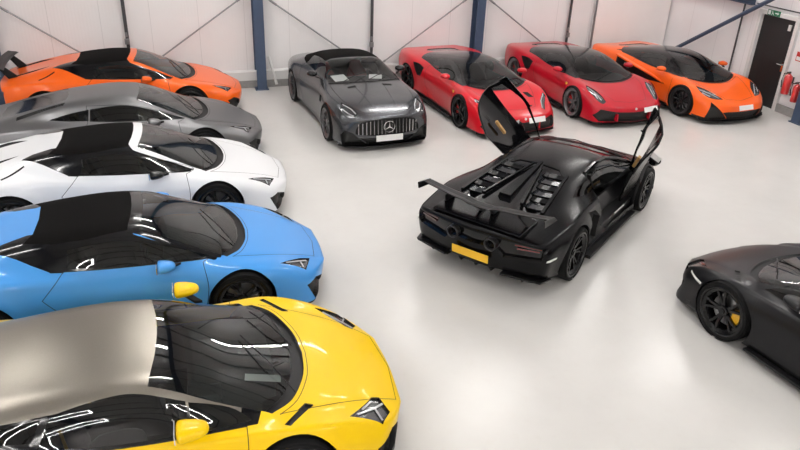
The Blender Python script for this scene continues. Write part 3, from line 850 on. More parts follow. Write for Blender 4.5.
def aventador(name, paint, loc, yaw, label, kind='road'):
    P = ave_P(kind)
    car, out, bvh = build_car(name, P, paint, loc, yaw, label)
    svj = kind == 'winged'
    for s in (1, -1):
        d = out.get(('door', s), car)
        mirror(d, paint, (.62, s * .935, .93), s, big=1.6, foot=(.72, s * .85, .83))
        if kind == 'road': out_ = {}
        else: out_ = out
        finish_front_lamp(out_, bvh, [(1.92, .73), (2.10, .62), (2.19, .55)], s)
        finish_front_lamp(out_, bvh, [(2.10, .62), (2.14, .73)], s)
        finish_front_lamp(out_, bvh, [(1.98, .66), (2.08, .56)], s)
        for yy in (.54, .68, .80):
            b = MB(); b.box((2.19 - (yy - .5) * .35, s * yy, .24), (.03, .012, .2)); b.build('intake_vane', BLK, out.get(('corner_intake', s), car))
        bl = MB()   # black lip wrapping the bumper corner
        nd = -.10 if kind == 'road' else 0
        L = [(2.36 + nd, .40, .10), (2.26 + nd, .64, .10), (2.13 + nd, .83, .11), (2.02 + nd, .91, .13), (1.88 + nd, .945, .17)]
        for p, q in zip(L[:-1], L[1:]):
            g = lambda t: [(t[0] - .06, s * (t[1] - .05), t[2]), (t[0] + .02, s * (t[1] + .015), t[2]), (t[0] + .02, s * (t[1] + .015), t[2] + .045), (t[0] - .06, s * (t[1] - .05), t[2] + .045)]
            bl.hull8(g(p), g(q))
        bl.build('bumper_blade', BLK, car)
        h, n = on(bvh, (1.90, s * 1.6, .50), (0, -s, 0))
        if h is not None and kind == 'road':
            pts = [on(bvh, (1.72 + .05 * q, s * 1.6, .52), (0, -s, 0)) for q in range(6)]
            mk_ = MB()
            for (p, n1), (q, n2) in zip(pts[:-1], pts[1:]):
                if p is None or q is None: continue
                f4 = lambda c, n_: [c + Vector((0, 0, -.014)), c + n_ * .012 + Vector((0, 0, -.014)), c + n_ * .012 + Vector((0, 0, .014)), c + Vector((0, 0, .014))]
                mk_.hull8(f4(p, n1), f4(q, n2))
            mk_.build('side_marker', WPL, car)
        sk = MB()
        sk.hull8([(.96, s * .93, .09), (.96, s * 1.01, .09), (.96, s * 1.01, .12), (.96, s * .93, .12)], [(-.90, s * .93, .10), (-.90, s * 1.04, .10), (-.90, s * 1.04, .15), (-.90, s * .93, .15)])
        sk.build('side_skirt_blade', BLK, car, bevel=.004)
    wipers(car, [((1.44, -.55, .79), (1.06, .10, .935)), ((1.50, .05, .79), (1.18, .50, .89))], 0, 0)
    return car, out, bvh

def open_door(out, s):
    """swing a door up about a hinge at its front lower corner (scissor door)"""
    d = out['door', s]
    H = Vector((.92, s * .86, .62))
    Rm = Matrix.Rotation(R(-25 * s), 4, 'X') @ Matrix.Rotation(R(49), 4, 'Y')
    T = Matrix.Translation(H) @ Rm @ Matrix.Translation(-H)
    d.matrix_local = T
    return d

def svj_extras(car, out, bvh, paint):
    # hexagonal slats of the engine cover, spine and side ribs
    cov = out.get(('engine_cover', 0), car)
    sp = MB()
    def zt(x, y):
        h, n = on(bvh, (x, y, 2), (0, 0, -1)); return h.z if h is not None else .9
    def P3(x, y, dz): return (x, y, zt(x, y) + dz)
    # centre spine tapering forward
    sp.hull8([P3(-.50, -.02, .0), P3(-.50, .02, .0), (-.50, .02, zt(-.5, 0) + .015), (-.50, -.02, zt(-.5, 0) + .015)],
             [P3(-1.55, -.10, -.02), P3(-1.55, .10, -.02), (-1.55, .08, zt(-1.55, 0) + .05), (-1.55, -.08, zt(-1.55, 0) + .05)])
    sp.build('engine_cover_spine', paint, cov, bevel=.005)
    for s in (1, -1):
        g = MB()
        g.hull8([P3(-.62, s * .05, .005), P3(-.62, s * .08, .005), P3(-.62, s * .08, .03), P3(-.62, s * .05, .03)],
                [P3(-1.62, s * .26, .0), P3(-1.62, s * .30, .0), P3(-1.62, s * .30, .045), P3(-1.62, s * .26, .045)])
        g.hull8([P3(-.66, s * .44, -.01), P3(-.66, s * .48, -.01), P3(-.66, s * .48, .03), P3(-.66, s * .44, .03)],
                [P3(-1.65, s * .56, -.01), P3(-1.65, s * .60, -.01), P3(-1.65, s * .60, .04), P3(-1.65, s * .56, .04)])
        g.build('engine_cover_rail', paint, cov, bevel=.006)
        for i in range(3):
            x = -.80 - i * .30
            yi = .125 + (abs(x) - .62) * .21; yo = .47 + (abs(x) - .62) * .12
            zz = zt(x - .1, s * .3)
            pr = lambda xx, dz: [(xx + .03, s * yi, zz + dz - .005), (xx - .06, s * (yi + .11), zz + dz + .03), (xx - .05, s * (yo - .10), zz + dz + .03), (xx + .05, s * yo, zz + dz - .005)]
            m = MB(); a, b = pr(x + .05, .035), pr(x - .05, .012)
            for k in range(3):
                m.hull8([a[k], a[k + 1], b[k + 1], b[k]], [(q[0], q[1], q[2] - .022) for q in (a[k], a[k + 1], b[k + 1], b[k])])
            m.build('engine_cover_slat', paint, cov, bevel=.004)
            h = MB(); c_, d_ = pr(x - .055, -.012), pr(x - .20, -.022)
            for k in range(3):
                h.hull8([c_[k], c_[k + 1], d_[k + 1], d_[k]], [(q[0], q[1], q[2] - .012) for q in (c_[k], c_[k + 1], d_[k + 1], d_[k])])
            h.build('engine_vent', VNT, cov)
    # rear wing
    w = empty_part('rear_wing', car)
    n = 14; vs = []; fs = []
    for i in range(n + 1):
        t = i / n * 2 - 1; y = t * .87
        sw = .10 * abs(t) ** 1.5; zc = 1.02 + .045 * abs(t) ** 2 - (.02 if abs(t) < .2 else 0); ch = .27 - .05 * abs(t)
        x0 = -2.00 - .0 + sw * .6
        for dx, dz in ((0, 0), (-.06, .028), (-ch * .6, .030), (-ch, .055), (-ch, .045), (-ch * .5, .008), (-.04, -.006)):
            vs.append((x0 + dx, y, zc + dz))
    for i in range(n):
        for j in range(7): fs.append((i * 7 + j, i * 7 + (j + 1) % 7, i * 7 + 7 + (j + 1) % 7, i * 7 + 7 + j))
    fs += [tuple(range(7)), tuple(n * 7 + j for j in range(7))]
    b = MB(); b.add(vs, fs); wb = b.build('wing_blade', CAR, w, smooth=False, bevel=.003)
    for s in (1, -1):
        e = MB()
        e.hull8([(-1.88, s * .87, 1.01), (-2.24, s * .87, 1.04), (-2.26, s * .87, 1.13), (-1.98, s * .87, 1.09)], [(-1.88, s * .89, 1.01), (-2.24, s * .89, 1.04), (-2.26, s * .89, 1.13), (-1.98, s * .89, 1.09)])
        e.build('wing_end_plate', CAR, w, bevel=.004)
        u = MB()
        u.hull8([(-1.72, s * .60, .80), (-1.98, s * .60, .80), (-1.98, s * .64, .80), (-1.72, s * .64, .80)], [(-2.02, s * .50, 1.03), (-2.16, s * .50, 1.03), (-2.16, s * .53, 1.03), (-2.02, s * .53, 1.03)])
        u.build('wing_strut', CAR, w, bevel=.003)
        k = MB()
        k.hull8([(-1.70, s * .05, .86), (-1.95, s * .05, .84), (-1.95, s * .09, .84), (-1.70, s * .09, .86)], [(-2.03, s * .10, 1.01), (-2.17, s * .10, 1.01), (-2.17, s * .13, 1.01), (-2.03, s * .13, 1.01)])
        k.build('wing_strut', CAR, w, bevel=.003)
    # small raised deck lip between the struts
    t = MB(); t.prism([(-1.78, .855), (-2.22, .80), (-2.30, .86), (-2.26, .875), (-1.85, .89)], -.62, .62, 'y'); t.build('deck_spoiler', paint, car, bevel=.01)
    # tail lights, exhausts, plate, diffuser fins
    pan = out.get(('rear_light_panel', 0), car)
    for s in (1, -1):
        l = MB()
        for (y0, y1, z0) in ((.55, .86, .70), (.58, .84, .66)):
            l.hull8([(-2.19, s * y0, z0), (-2.19, s * y0, z0 + .02), (-2.25, s * y0, z0 + .02), (-2.25, s * y0, z0)],
                    [(-2.10, s * y1, z0 + .0), (-2.10, s * y1, z0 + .02), (-2.16, s * y1, z0 + .02), (-2.16, s * y1, z0)])
        l.build('tail_light', RED, car)
        x = MB(); M = Matrix.Translation((-2.31, s * .27, .66)) @ Matrix.Rotation(PI / 2, 4, 'Z')
        x.lathe([(.075, .06), (.082, .05), (.082, -.14), (.068, -.14), (.062, .05)], 28, M)
        x.cyl((-2.24, s * .27, .66), .06, .02, 'x', 24)
        x.build('exhaust_tip', DRK, car, smooth=False)
        v = MB()
        v.hull8([(-2.17, s * .90, .25), (-1.98, s * .96, .25), (-1.98, s * .97, .28), (-2.17, s * .92, .28)], [(-2.28, s * .40, .25), (-2.1, s * .40, .25), (-2.1, s * .40, .28), (-2.28, s * .40, .28)])
        v.build('bumper_lip', CAR, car, bevel=.004)
        e = MB(); e.hull8([(-2.14, s * .93, .55), (-2.10, s * .96, .55), (-2.10, s * .965, .575), (-2.14, s * .935, .575)], [(-2.02, s * .985, .56), (-1.98, s * .99, .56), (-1.98, s * .995, .585), (-2.02, s * .99, .585)])
        e.build('side_reflector', WPL, car)
    for y in (-.66, -.44, -.22, 0, .22, .44, .66):
        f = MB(); f.prism([(-1.90, .17), (-2.16, .19), (-2.22, .27), (-1.95, .27)], y - .008, y + .008, 'y'); f.build('diffuser_fin', CAR, car)
    plate(car, -2.345, .44, YPL, R(-6), y=0)
    # side sills inside the open door apertures, and a white script on the sill
    for s in (1, -1):
        q = MB(); q.hull8([(.95, s * .72, .20), (.95, s * .90, .20), (.95, s * .90, .33), (.95, s * .72, .36)], [(-.30, s * .72, .20), (-.30, s * .92, .20), (-.30, s * .92, .34), (-.30, s * .72, .38)])
        q.build('door_sill', CAR, car, bevel=.01)
        q = MB(); q.hull8([(-.10, s * .84, .50), (-.10, s * .80, .50), (-.10, s * .80, .54), (-.10, s * .84, .54)], [(.16, s * .84, .46), (.16, s * .80, .46), (.16, s * .80, .50), (.16, s * .84, .50)]); q.build('door_pull', pbr('tan_leather', (.55, .33, .12), .5, noise=.1), out['door', s], label='tan door pull')
        q = MB(); q.hull8([(.62, s * .905, .315), (.62, s * .915, .315), (.62, s * .915, .335), (.62, s * .905, .338)], [(.22, s * .91, .32), (.22, s * .92, .32), (.22, s * .92, .34), (.22, s * .91, .343)])
        q.build('sill_badge', WPL, car, label='pale script badge on the sill')
        a = MB(); a.tube([(1.10, s * .73, .82), (.7, s * .635, .975), (.33, s * .575, 1.075), (0, s * .565, 1.09), (-.35, s * .575, 1.05), (-.50, s * .68, .95), (-.50, s * .84, .82), (-.46, s * .87, .5), (-.28, s * .88, .28)], .028, 8)
        a.build('door_aperture_seal', GLB, car)

def empty_part(name, parent):
    o = bpy.data.objects.new(name, None); link(o, parent); return o
VNT = pbr('vent_glass', (.012, .014, .018), .16, spec=.5, coat=.3)
GLD2 = glass('engine_glass', (.3, .32, .36))

# ------------------------------------------------------------------ model: rounded mid-engine coupes (two red, one orange with dihedral flanks)
def coupe_P(kind):
    mc = kind == 'dihedral'; sf = kind == 'hybrid'
    P = dict(lip=(2.27, -2.15), bulge=((.04, .05), (.04, .02)), nose_crease=.45, tail_crease=.7,
        r0=[(-2.22, 0, .88), (-1.9, 0, .93), (-1.4, 0, 1.0), (-.9, 0, 1.10), (-.4, 0, 1.18), (0, 0, 1.20), (.30, 0, 1.17), (.65, 0, 1.055), (1.0, 0, .915), (1.28, 0, .80), (1.6, 0, .715), (1.95, 0, .61), (2.27, 0, .47)],
        r2=[(-2.2, .48, .88), (-1.9, .48, .92), (-1.4, .48, .985), (-.9, .50, 1.06), (-.4, .53, 1.13), (0, .55, 1.155), (.30, .56, 1.125), (.65, .60, 1.015), (1.0, .65, .875), (1.28, .58, .785), (1.6, .52, .705), (1.95, .46, .605), (2.25, .40, .47)],
        r3=[(-2.16, .68, .90), (-1.8, .72, .945), (-1.4, .74, .965), (-1.0, .75, .94), (-.6, .79, .89), (-.1, .81, .86), (.4, .81, .84), (.85, .80, .835), (1.15, .77, .835), (1.5, .72, .785), (1.85, .65, .66), (2.17, .55, .48)],
        r4=[(-2.10, .82, .84), (-1.75, .89, .90), (-1.35, .92, .925), (-.95, .91, .88), (-.5, .875, .79), (0, .855, .76), (.5, .865, .755), (.9, .885, .80), (1.3, .89, .81), (1.65, .845, .73), (1.9, .78, .61), (2.08, .69, .49)],
        r5=[(-2.07, .88, .66), (-1.6, .955, .70), (-1.3, .97, .70), (-.8, .945, .64), (-.3, .905, .60), (.3, .90, .58), (.9, .935, .61), (1.3, .955, .64), (1.7, .91, .57), (1.95, .845, .46), (2.06, .79, .38)],
        r6=[(-2.05, .88, .42), (-1.3, .96, .42), (-.8, .92, .38), (-.3, .865, .36), (.3, .875, .35), (.9, .92, .38), (1.3, .945, .40), (1.75, .91, .35), (2.0, .85, .27), (2.09, .80, .22)],
        r7=[(-2.0, .85, .24), (-1.3, .92, .16), (-.6, .92, .13), (.5, .91, .13), (1.3, .92, .13), (1.8, .90, .12), (2.02, .86, .11), (2.13, .80, .11)],
        crease={3: (.2, .9, 2.2), 4: .25, 5: .25, 7: .6},
        arches=[(1.325, .34, .38, .012), (-1.325, .345, .39, .015)],
        wheels=[(1.325, .845, .345, .245), (-1.325, .815, .35, .31)],
        wstyle={'hybrid': W_MULTI, 'turbo': W_SILV, 'dihedral': W_TEN}[kind], caliper=GLB if mc else REDC,
        cabin=dict(xb=-.62, xf=1.12, w=.72, wb=.5, zb=.98, dx=.70, dz=.77, xw=1.2, sx=-.12, sz=.2, smat=LEA))
    if sf:
        sc = lambda K, f, dx=0: [(x * f + dx, y, z) for x, y, z in K]
        for k in ('r0', 'r2', 'r3', 'r4', 'r5', 'r6', 'r7'):
            P[k] = [(x + (.06 if x > 1.9 else 0) - (.05 if x < -2 else 0), y * 1.01, z * (.985 if z > .95 else 1)) for x, y, z in P[k]]
        P['lip'] = (2.34, -2.2)
    if mc:
        P['r0'] = [(-2.2, 0, .86), (-1.9, 0, .90), (-1.4, 0, .98), (-.9, 0, 1.09), (-.4, 0, 1.18), (0, 0, 1.20), (.34, 0, 1.165), (.7, 0, 1.035), (1.05, 0, .89), (1.32, 0, .775), (1.6, 0, .70), (1.95, 0, .60), (2.24, 0, .47)]
        P['r4'] = [(-2.10, .82, .84), (-1.75, .89, .88), (-1.35, .92, .90), (-.95, .91, .86), (-.5, .875, .79), (0, .855, .77), (.5, .865, .765), (.9, .885, .80), (1.3, .89, .815), (1.65, .85, .73), (1.9, .78, .60), (2.05, .70, .48)]
        P['cabin']['dz'] = .75
    def regs(P):
        A = []
        hx = .36 if not mc else .40; bx = 1.30 if not mc else 1.36; cx = 1.05 if not mc else 1.10
        ws = sh([(hx, 0, 1), (hx - .01, .27), (hx - .05, .51, 1), (.7, .585), (cx, .665, 1), (cx + .11, .52), (bx - .03, .26), (bx, 0, 1)])
        cw = sh([(bx, 0, 1), (bx - .03, .26), (cx + .11, .52), (cx, .665, 1), (cx + .06, .68, 1), (cx + .18, .53), (bx + .05, .26), (bx + .08, 0, 1)])
        A.append(dict(n='windscreen', v='top', p=full(ws), m=GLW2, c=lambda c, n: c.z > .7))
        A.append(dict(n='cowl', v='top', p=full(cw), m=BLK, recess=.02, c=lambda c, n: c.z > .6))
        if mc:
            win = smooth_poly([(1.0, .85, 1), (.5, .875), (0, .90), (-.40, .94, 1), (-.36, 1.06, 1), (0, 1.115), (.27, 1.09), (.62, .985), (.88, .89)])
            q = smooth_poly([(-.45, .94, 1), (-.41, 1.06, 1), (-.8, 1.02), (-1.25, .95, 1), (-.8, .955)])
        else:
            win = smooth_poly([(.97, .855, 1), (.5, .87), (0, .885), (-.45, .92, 1), (-.42, 1.055, 1), (0, 1.11), (.25, 1.09), (.60, .985), (.86, .89)])
            q = smooth_poly([(-.50, .92, 1), (-.47, 1.045, 1), (-.8, .99), (-1.05, .95, 1), (-.75, .935)])
        A.append(dict(n='door_window', v='side', p=win, m=GLS, **{'in': 'door'}, c=lambda c, n: abs(c.y) > .45))
        A.append(dict(n='quarter_window', v='side', p=q, m=GLD, c=lambda c, n: abs(c.y) > .45))
        rf = sh([(hx + .015, 0, 1), (hx + .005, .27), (hx - .035, .52, 1), (.7, .59), (cx, .668, 1), (cx + .04, .70, 1), (.6, .72), (0, .72), (-.6, .66, 1), (-1.1, .50, 1), (-1.2, .40), (-1.15, 0, 1)], n=4)
        A.append(dict(n='roof_panel', v='top', p=full(rf), m=GLB, c=lambda c, n: c.z > .93 or (c.x > .6 and c.z > .80)))
        rs = smooth_poly([(1.05, .835, 1), (.5, .855), (0, .87), (-.5, .905, 1), (-1.0, .935, 1), (-1.25, 1.0, 1), (-1.0, 1.3, 1), (.3, 1.3, 1), (.66, 1.02), (1.10, .85, 1)], n=4)
        A.append(dict(n='window_surround', v='side', p=rs, m=GLB, c=lambda c, n: abs(c.y) > .45))
        if not mc:
            A.append(dict(n='haunch_intake', name='side_intake', v='side', p=smooth_poly([(-.60, .80, 1), (-.66, .60), (-.82, .58, 1), (-.95, .70), (-1.08, .83, 1), (-.85, .85)], n=3), m=MESH_, recess=.10, wm=BLK))
        else:
            A.append(dict(n='door_scoop', name='side_intake', v='side', p=smooth_poly([(.72, .60, 1), (.30, .70), (-.40, .80), (-.98, .86, 1), (-.92, .50, 1), (-.55, .45), (-.1, .52)], n=4), m=BLK, recess=.09, wm=BLK))
        door = smooth_poly([(.90, .835, 1), (.95, .55), (.88, .20, 1), (-.25, .20, 1), (-.46, .5), (-.50, .90, 1)], n=4)
        A.append(dict(n='door', v='side', p=door, seam=.007, c=lambda c, n: abs(c.y) > .5))
        if mc:
            hl = smooth_poly([(1.54, .80, 1), (1.76, .60), (2.04, .46, 1), (2.01, .60), (1.90, .75), (1.72, .825)], n=4)
        elif sf:
            hl = [(1.62, .80), (1.86, .60), (2.10, .50), (2.14, .56), (1.95, .66), (1.72, .82)]
        else:
            hl = smooth_poly([(1.46, .745, 1), (1.70, .63), (2.03, .59, 1), (2.04, .68), (1.88, .765), (1.62, .81)], n=4)
        A.append(dict(n='headlight', v='top', split=1, p=hl, m=LEN, recess=.015, wm=GLB, c=lambda c, n: c.z > .40))
        if mc:
            A.append(dict(n='corner_intake', name='front_intake', v='front', split=1, p=[(.42, .14), (.86, .14), (.80, .34), (.74, .52), (.60, .36)], m=MESH_, recess=.06, wm=BLK, c=lambda c, n: c.x > 1.75 and c.z < .52))
            A.append(dict(n='centre_intake', name='front_intake', v='front', p=fullf([(0, .14), (.40, .14), (.55, .31), (.44, .33), (0, .325)]), m=MESH_, recess=.05, wm=BLK, c=lambda c, n: c.x > 1.8))
            A.append(dict(n='bumper_lower', v='front', p=fullf([(0, .07), (.97, .07), (.97, .17), (0, .17)]), m=BLK, c=lambda c, n: c.x > 1.6))
        else:
            A.append(dict(n='centre_intake', name='front_intake', v='front', p=fullf([(0, .15), (.76, .16), (.85, .27), (.72, .42), (.46, .385), (0, .375)]), m=MESH_, recess=.07, wm=BLK, c=lambda c, n: c.x > 1.75))
            A.append(dict(n='front_splitter', v='front', p=fullf([(0, .07), (.97, .07), (.97, .13), (0, .135)]), m=BLK, c=lambda c, n: c.x > 1.7))
            A.append(dict(n='bonnet_intake', v='top', split=1, p=[(1.98, .12), (2.10, .14), (2.06, .36), (1.98, .34)] if not sf else [(1.50, .40), (1.52, .50), (1.72, .52), (1.70, .42)], m=MESH_, recess=.02, c=lambda c, n: c.z > .5)) if sf else None
        hood = sh([(bx + .10, 0, 1), (bx + .07, .26), (cx + .21, .55), (cx + .12, .69, 1), (1.5, .62), (1.8, .50), (2.05, .38, 1), (2.12, 0, 1)], n=4)
        A.append(dict(n='bonnet', v='top', p=full(hood), seam=.006, c=lambda c, n: c.z > .4))
        A.append(dict(n='side_skirt', v='side', p=[(-.93, .08), (-.93, .20), (.93, .18), (.93, .08)], m=BLK, ny=-.5))
        A.append(dict(n='engine_cover', v='top', p=full([(-1.22, 0), (-1.26, .34), (-1.6, .38), (-1.7, .3), (-1.72, 0)]), m=GLB, recess=.01, c=lambda c, n: c.z > .8))
        A.append(dict(n='rear_panel', v='front', rear=1, p=fullf([(0, .36), (.80, .38), (.84, .66), (0, .68)]), m=BLK, recess=.02, c=lambda c, n: c.x < -1.8))
        return A
    P['regions'] = lambda P: [a for a in regs(P) if a]
    return P

def shield(car, bvh, x, z, s):
    """small yellow shield badge on the front wing"""
    h, n = on(bvh, (x, s * 1.6, z), (0, -s, 0))
    if h is None: return
    b = MB(); y = h.y + s * .003
    b.prism([(x - .03, z + .035), (x + .03, z + .035), (x + .03, z - .01), (x, z - .045), (x - .03, z - .01)], y - .004, y + .004, 'y')
    b.build('wing_badge', YEL2, car, label='yellow shield badge')
YEL2 = pbr('badge_yellow', (.85, .62, .04), .3, coat=1)

def coupe(name, kind, paint, loc, yaw, label):
    P = coupe_P(kind)
    car, out, bvh = build_car(name, P, paint, loc, yaw, label)
    mc = kind == 'dihedral'
    for s in (1, -1):
        d = out.get(('door', s), car)
        mirror(d, paint, (.60, s * .93, .925), s, big=1.1, foot=(.70, s * .83, .88))
        if mc: strips = [[(1.66, .80), (1.82, .66), (1.98, .53)], [(1.75, .80), (1.90, .70)]]
        elif kind == 'hybrid': strips = [[(1.66, .79), (1.88, .61), (2.08, .53)]]
        else: strips = [[(1.53, .75), (1.72, .70), (1.96, .66)], [(1.80, .73), (1.90, .72)]]
        for st in strips: finish_front_lamp(out, bvh, st, s)
        if not mc: shield(car, bvh, .985, .70, s)
        sk = MB()
        sk.hull8([(.93, s * .90, .09), (.93, s * .97, .09), (.93, s * .97, .12), (.93, s * .90, .12)], [(-.90, s * .90, .10), (-.90, s * .99, .10), (-.90, s * .99, .14), (-.90, s * .90, .14)])
        sk.build('side_skirt_blade', BLK if not mc else CAR, car, bevel=.004)
        if mc:
            # body coloured blade sweeping over the door scoop
            bl = MB()
            P0 = [(.70, .905, .60), (.30, .925, .685), (-.30, .965, .79), (-.95, .985, .90)]
            for a, b_ in zip(P0[:-1], P0[1:]):
                q = lambda p: [(p[0], s * (p[1] - .09), p[2] + .03), (p[0], s * p[1], p[2] + .02), (p[0], s * p[1], p[2] - .02), (p[0], s * (p[1] - .09), p[2] - .005)]
                bl.hull8(q(a), q(b_))
            bl.build('door_blade', paint, d, bevel=.008)
    lip = MB()
    F = P['lip'][0] - .03
    pts = [(F - .30, .90), (F - .15, .80), (F - .03, .5), (F, 0), (F - .03, -.5), (F - .15, -.80), (F - .30, -.90)]
    for a, b_ in zip(pts[:-1], pts[1:]):
        lip.hull8([(a[0] - .12, a[1] * .92, .085), (a[0], a[1], .085), (a[0], a[1], .105), (a[0] - .12, a[1] * .92, .105)], [(b_[0] - .12, b_[1] * .92, .085), (b_[0], b_[1], .085), (b_[0], b_[1], .105), (b_[0] - .12, b_[1] * .92, .105)])
    lip.build('splitter_lip', CAR, car)
    if not mc:
        m = MB()
        for i, y in enumerate((-.40, .40)):
            m.hull8([(2.10, y - .015, .17), (2.26, y - .015, .17), (2.24, y - .015, .33), (2.10, y - .015, .33)], [(2.10, y + .015, .17), (2.26, y + .015, .17), (2.24, y + .015, .33), (2.10, y + .015, .33)])
        m.build('intake_divider', paint, out.get(('centre_intake', 0), car))
        b = MB(); T = Matrix.Translation((P['lip'][0] - .055, 0, .53)) @ Matrix.Rotation(R(-25), 4, 'Y')
        h, n = on(bvh, (2.5, 0, .44), (-1, 0, 0))
        if h is not None:
            b.cyl((h.x + .003, 0, .44), .028, .008, 'x', 16); b.build('nose_badge', CHR, car)
    wipers(car, [((1.26, -.42, .83), (.95, .28, .965))], 0, 0)
    return car, out, bvh

# ------------------------------------------------------------------ model: long-bonnet roadster with fabric top
def roadster_P():
    P = dict(lip=(2.20, -2.18), bulge=((.02, .05), (.04, .02)), nose_crease=.4, tail_crease=.6,
        r0=[(-2.25, 0, .82), (-2.0, 0, .87), (-1.6, 0, .97), (-1.3, 0, 1.06), (-1.0, 0, 1.18), (-.6, 0, 1.25), (-.2, 0, 1.265), (.05, 0, 1.24), (.38, 0, 1.11), (.75, 0, .985), (1.0, 0, .945), (1.5, 0, .88), (1.9, 0, .785), (2.18, 0, .655)],
        r2=[(-2.23, .48, .82), (-2.0, .50, .89), (-1.6, .54, .965), (-1.25, .57, 1.05), (-.95, .56, 1.145), (-.5, .60, 1.20), (-.15, .61, 1.21), (.07, .62, 1.18), (.42, .67, 1.045), (.78, .71, .935), (1.1, .58, .915), (1.5, .54, .865), (1.9, .49, .775), (2.16, .44, .65)],
        r3=[(-2.18, .70, .80), (-1.7, .76, .86), (-1.2, .77, .94), (-.8, .77, .96), (0, .79, .945), (.5, .80, .93), (.85, .78, .90), (1.2, .74, .88), (1.6, .71, .83), (1.95, .66, .72), (2.10, .60, .63)],
        r4=[(-2.12, .82, .74), (-1.7, .89, .83), (-1.3, .93, .87), (-.9, .90, .87), (-.3, .865, .86), (.4, .865, .845), (.9, .88, .845), (1.3, .895, .835), (1.7, .86, .76), (1.92, .80, .68), (2.03, .74, .60)],
        r5=[(-2.09, .87, .64), (-1.6, .95, .69), (-1.3, .965, .69), (-.6, .92, .63), (.4, .905, .62), (.9, .925, .64), (1.3, .945, .65), (1.75, .915, .58), (1.95, .87, .50), (2.03, .83, .44)],
        r6=[(-2.07, .87, .42), (-1.3, .955, .42), (-.6, .90, .37), (.4, .89, .36), (.9, .92, .38), (1.3, .94, .40), (1.75, .91, .37), (1.97, .86, .29), (2.05, .83, .25)],
        r7=[(-2.0, .85, .25), (-1.3, .92, .17), (-.6, .91, .14), (.5, .90, .14), (1.3, .92, .14), (1.8, .90, .13), (2.0, .86, .12), (2.08, .80, .12)],
        crease={2: (.25, .8, 2.1), 4: .2, 5: .2, 7: .6},
        arches=[(1.315, .335, .375, .012), (-1.315, .34, .38, .018)],
        wheels=[(1.315, .835, .338, .25), (-1.315, .82, .345, .29)],
        wstyle=W_AMG, caliper=STL,
        cabin=dict(xb=-1.0, xf=.60, w=.72, wb=.52, zb=1.02, dx=.30, dz=.88, xw=.70, sx=-.52, sz=.28, smat=pbr('red_leather', (.22, .02, .02), .5), dmat=LEA))
    def regs(P):
        A = []
        ws = sh([(.075, 0, 1), (.065, .25), (.025, .575, 1), (.4, .67), (.74, .725, 1), (.82, .5), (.86, .25), (.875, 0, 1)])
        cw = sh([(.875, 0, 1), (.86, .25), (.82, .5), (.74, .725, 1), (.80, .735, 1), (.88, .5), (.92, .25), (.935, 0, 1)])
        A.append(dict(n='windscreen', v='top', p=full(ws), m=GLW3, c=lambda c, n: c.z > .8))
        A.append(dict(n='cowl', v='top', p=full(cw), m=BLK, recess=.02, c=lambda c, n: c.z > .7))
        win = smooth_poly([(.62, .965, 1), (.2, .975), (-.70, .985, 1), (-.74, 1.12, 1), (-.45, 1.165), (-.05, 1.175), (.25, 1.10), (.45, 1.03)])
        A.append(dict(n='door_window', v='side', p=win, m=GLS, **{'in': 'door'}, c=lambda c, n: abs(c.y) > .45))
        st = [(.02, 0), (.01, .25), (-.025, .57), (-.4, .72), (-.95, .74), (-1.35, .62), (-1.52, .3), (-1.54, 0)]
        A.append(dict(n='soft_top', v='top', p=full(st), m=FAB, c=lambda c, n: c.z > .985, label='black fabric folding roof'))
        sts = smooth_poly([(-.0, 1.18, 1), (-.1, 1.4, 1), (-1.4, 1.4, 1), (-1.50, 1.02, 1), (-1.1, .985), (-.72, .97, 1), (-.76, 1.13, 1), (-.45, 1.18)], n=4)
        A.append(dict(n='soft_top_side', v='side', p=sts, m=FAB, c=lambda c, n: abs(c.y) > .40))
        door = smooth_poly([(.58, .94, 1), (.64, .6), (.58, .22, 1), (-.55, .22, 1), (-.78, .5), (-.80, .975, 1), (-.2, .97), (.3, .96)], n=4)
        A.append(dict(n='door', v='side', p=door, seam=.007, c=lambda c, n: abs(c.y) > .5))
        A.append(dict(n='wing_vent', v='side', p=[(.90, .60), (.86, .74), (.72, .72), (.74, .60)], m=MESH_, recess=.04, wm=BLK))
        hl = smooth_poly([(1.62, .735, 1), (1.85, .60), (2.02, .55, 1), (2.06, .62), (1.98, .74), (1.80, .81)], n=4)
        A.append(dict(n='headlight', v='top', split=1, p=hl, m=LEN, recess=.015, wm=GLB, c=lambda c, n: c.z > .52))
        gr = fullf(sh([(0, .62, 1), (.30, .61), (.52, .57, 1), (.60, .46), (.62, .35, 1), (.3, .325), (0, .325, 1)], n=4))
        A.append(dict(n='grille', v='front', p=gr, m=MESH_, recess=.05, wm=BLK, c=lambda c, n: c.x > 1.8))
        A.append(dict(n='corner_intake', name='front_intake', v='front', split=1, p=[(.38, .13), (.84, .13), (.86, .32), (.80, .42), (.66, .37)], m=MESH_, recess=.06, wm=BLK, c=lambda c, n: c.x > 1.65 and c.z < .45))
        A.append(dict(n='centre_intake', name='front_intake', v='front', p=fullf([(0, .13), (.36, .13), (.55, .28), (0, .28)]), m=MESH_, recess=.05, wm=BLK, c=lambda c, n: c.x > 1.7))
        A.append(dict(n='front_splitter', v='front', p=fullf([(0, .07), (.97, .07), (.97, .14), (0, .14)]), m=BLK, c=lambda c, n: c.x > 1.7))
        hood = sh([(.96, 0, 1), (.94, .25), (.90, .5), (.82, .72, 1), (1.2, .73), (1.6, .69), (1.9, .56), (2.04, .42, 1), (2.08, 0, 1)], n=4)
        A.append(dict(n='bonnet', v='top', p=full(hood), seam=.006, c=lambda c, n: c.z > .5))
        A.append(dict(n='bonnet_vent', v='top', split=1, p=[(1.02, .28), (1.06, .44), (1.12, .44), (1.10, .28)], m=MESH_, recess=.02, over=['bonnet'], c=lambda c, n: c.z > .5))
        A.append(dict(n='side_skirt', v='side', p=[(-.93, .08), (-.93, .20), (.93, .19), (.93, .08)], m=BLK, ny=-.5))
        return A
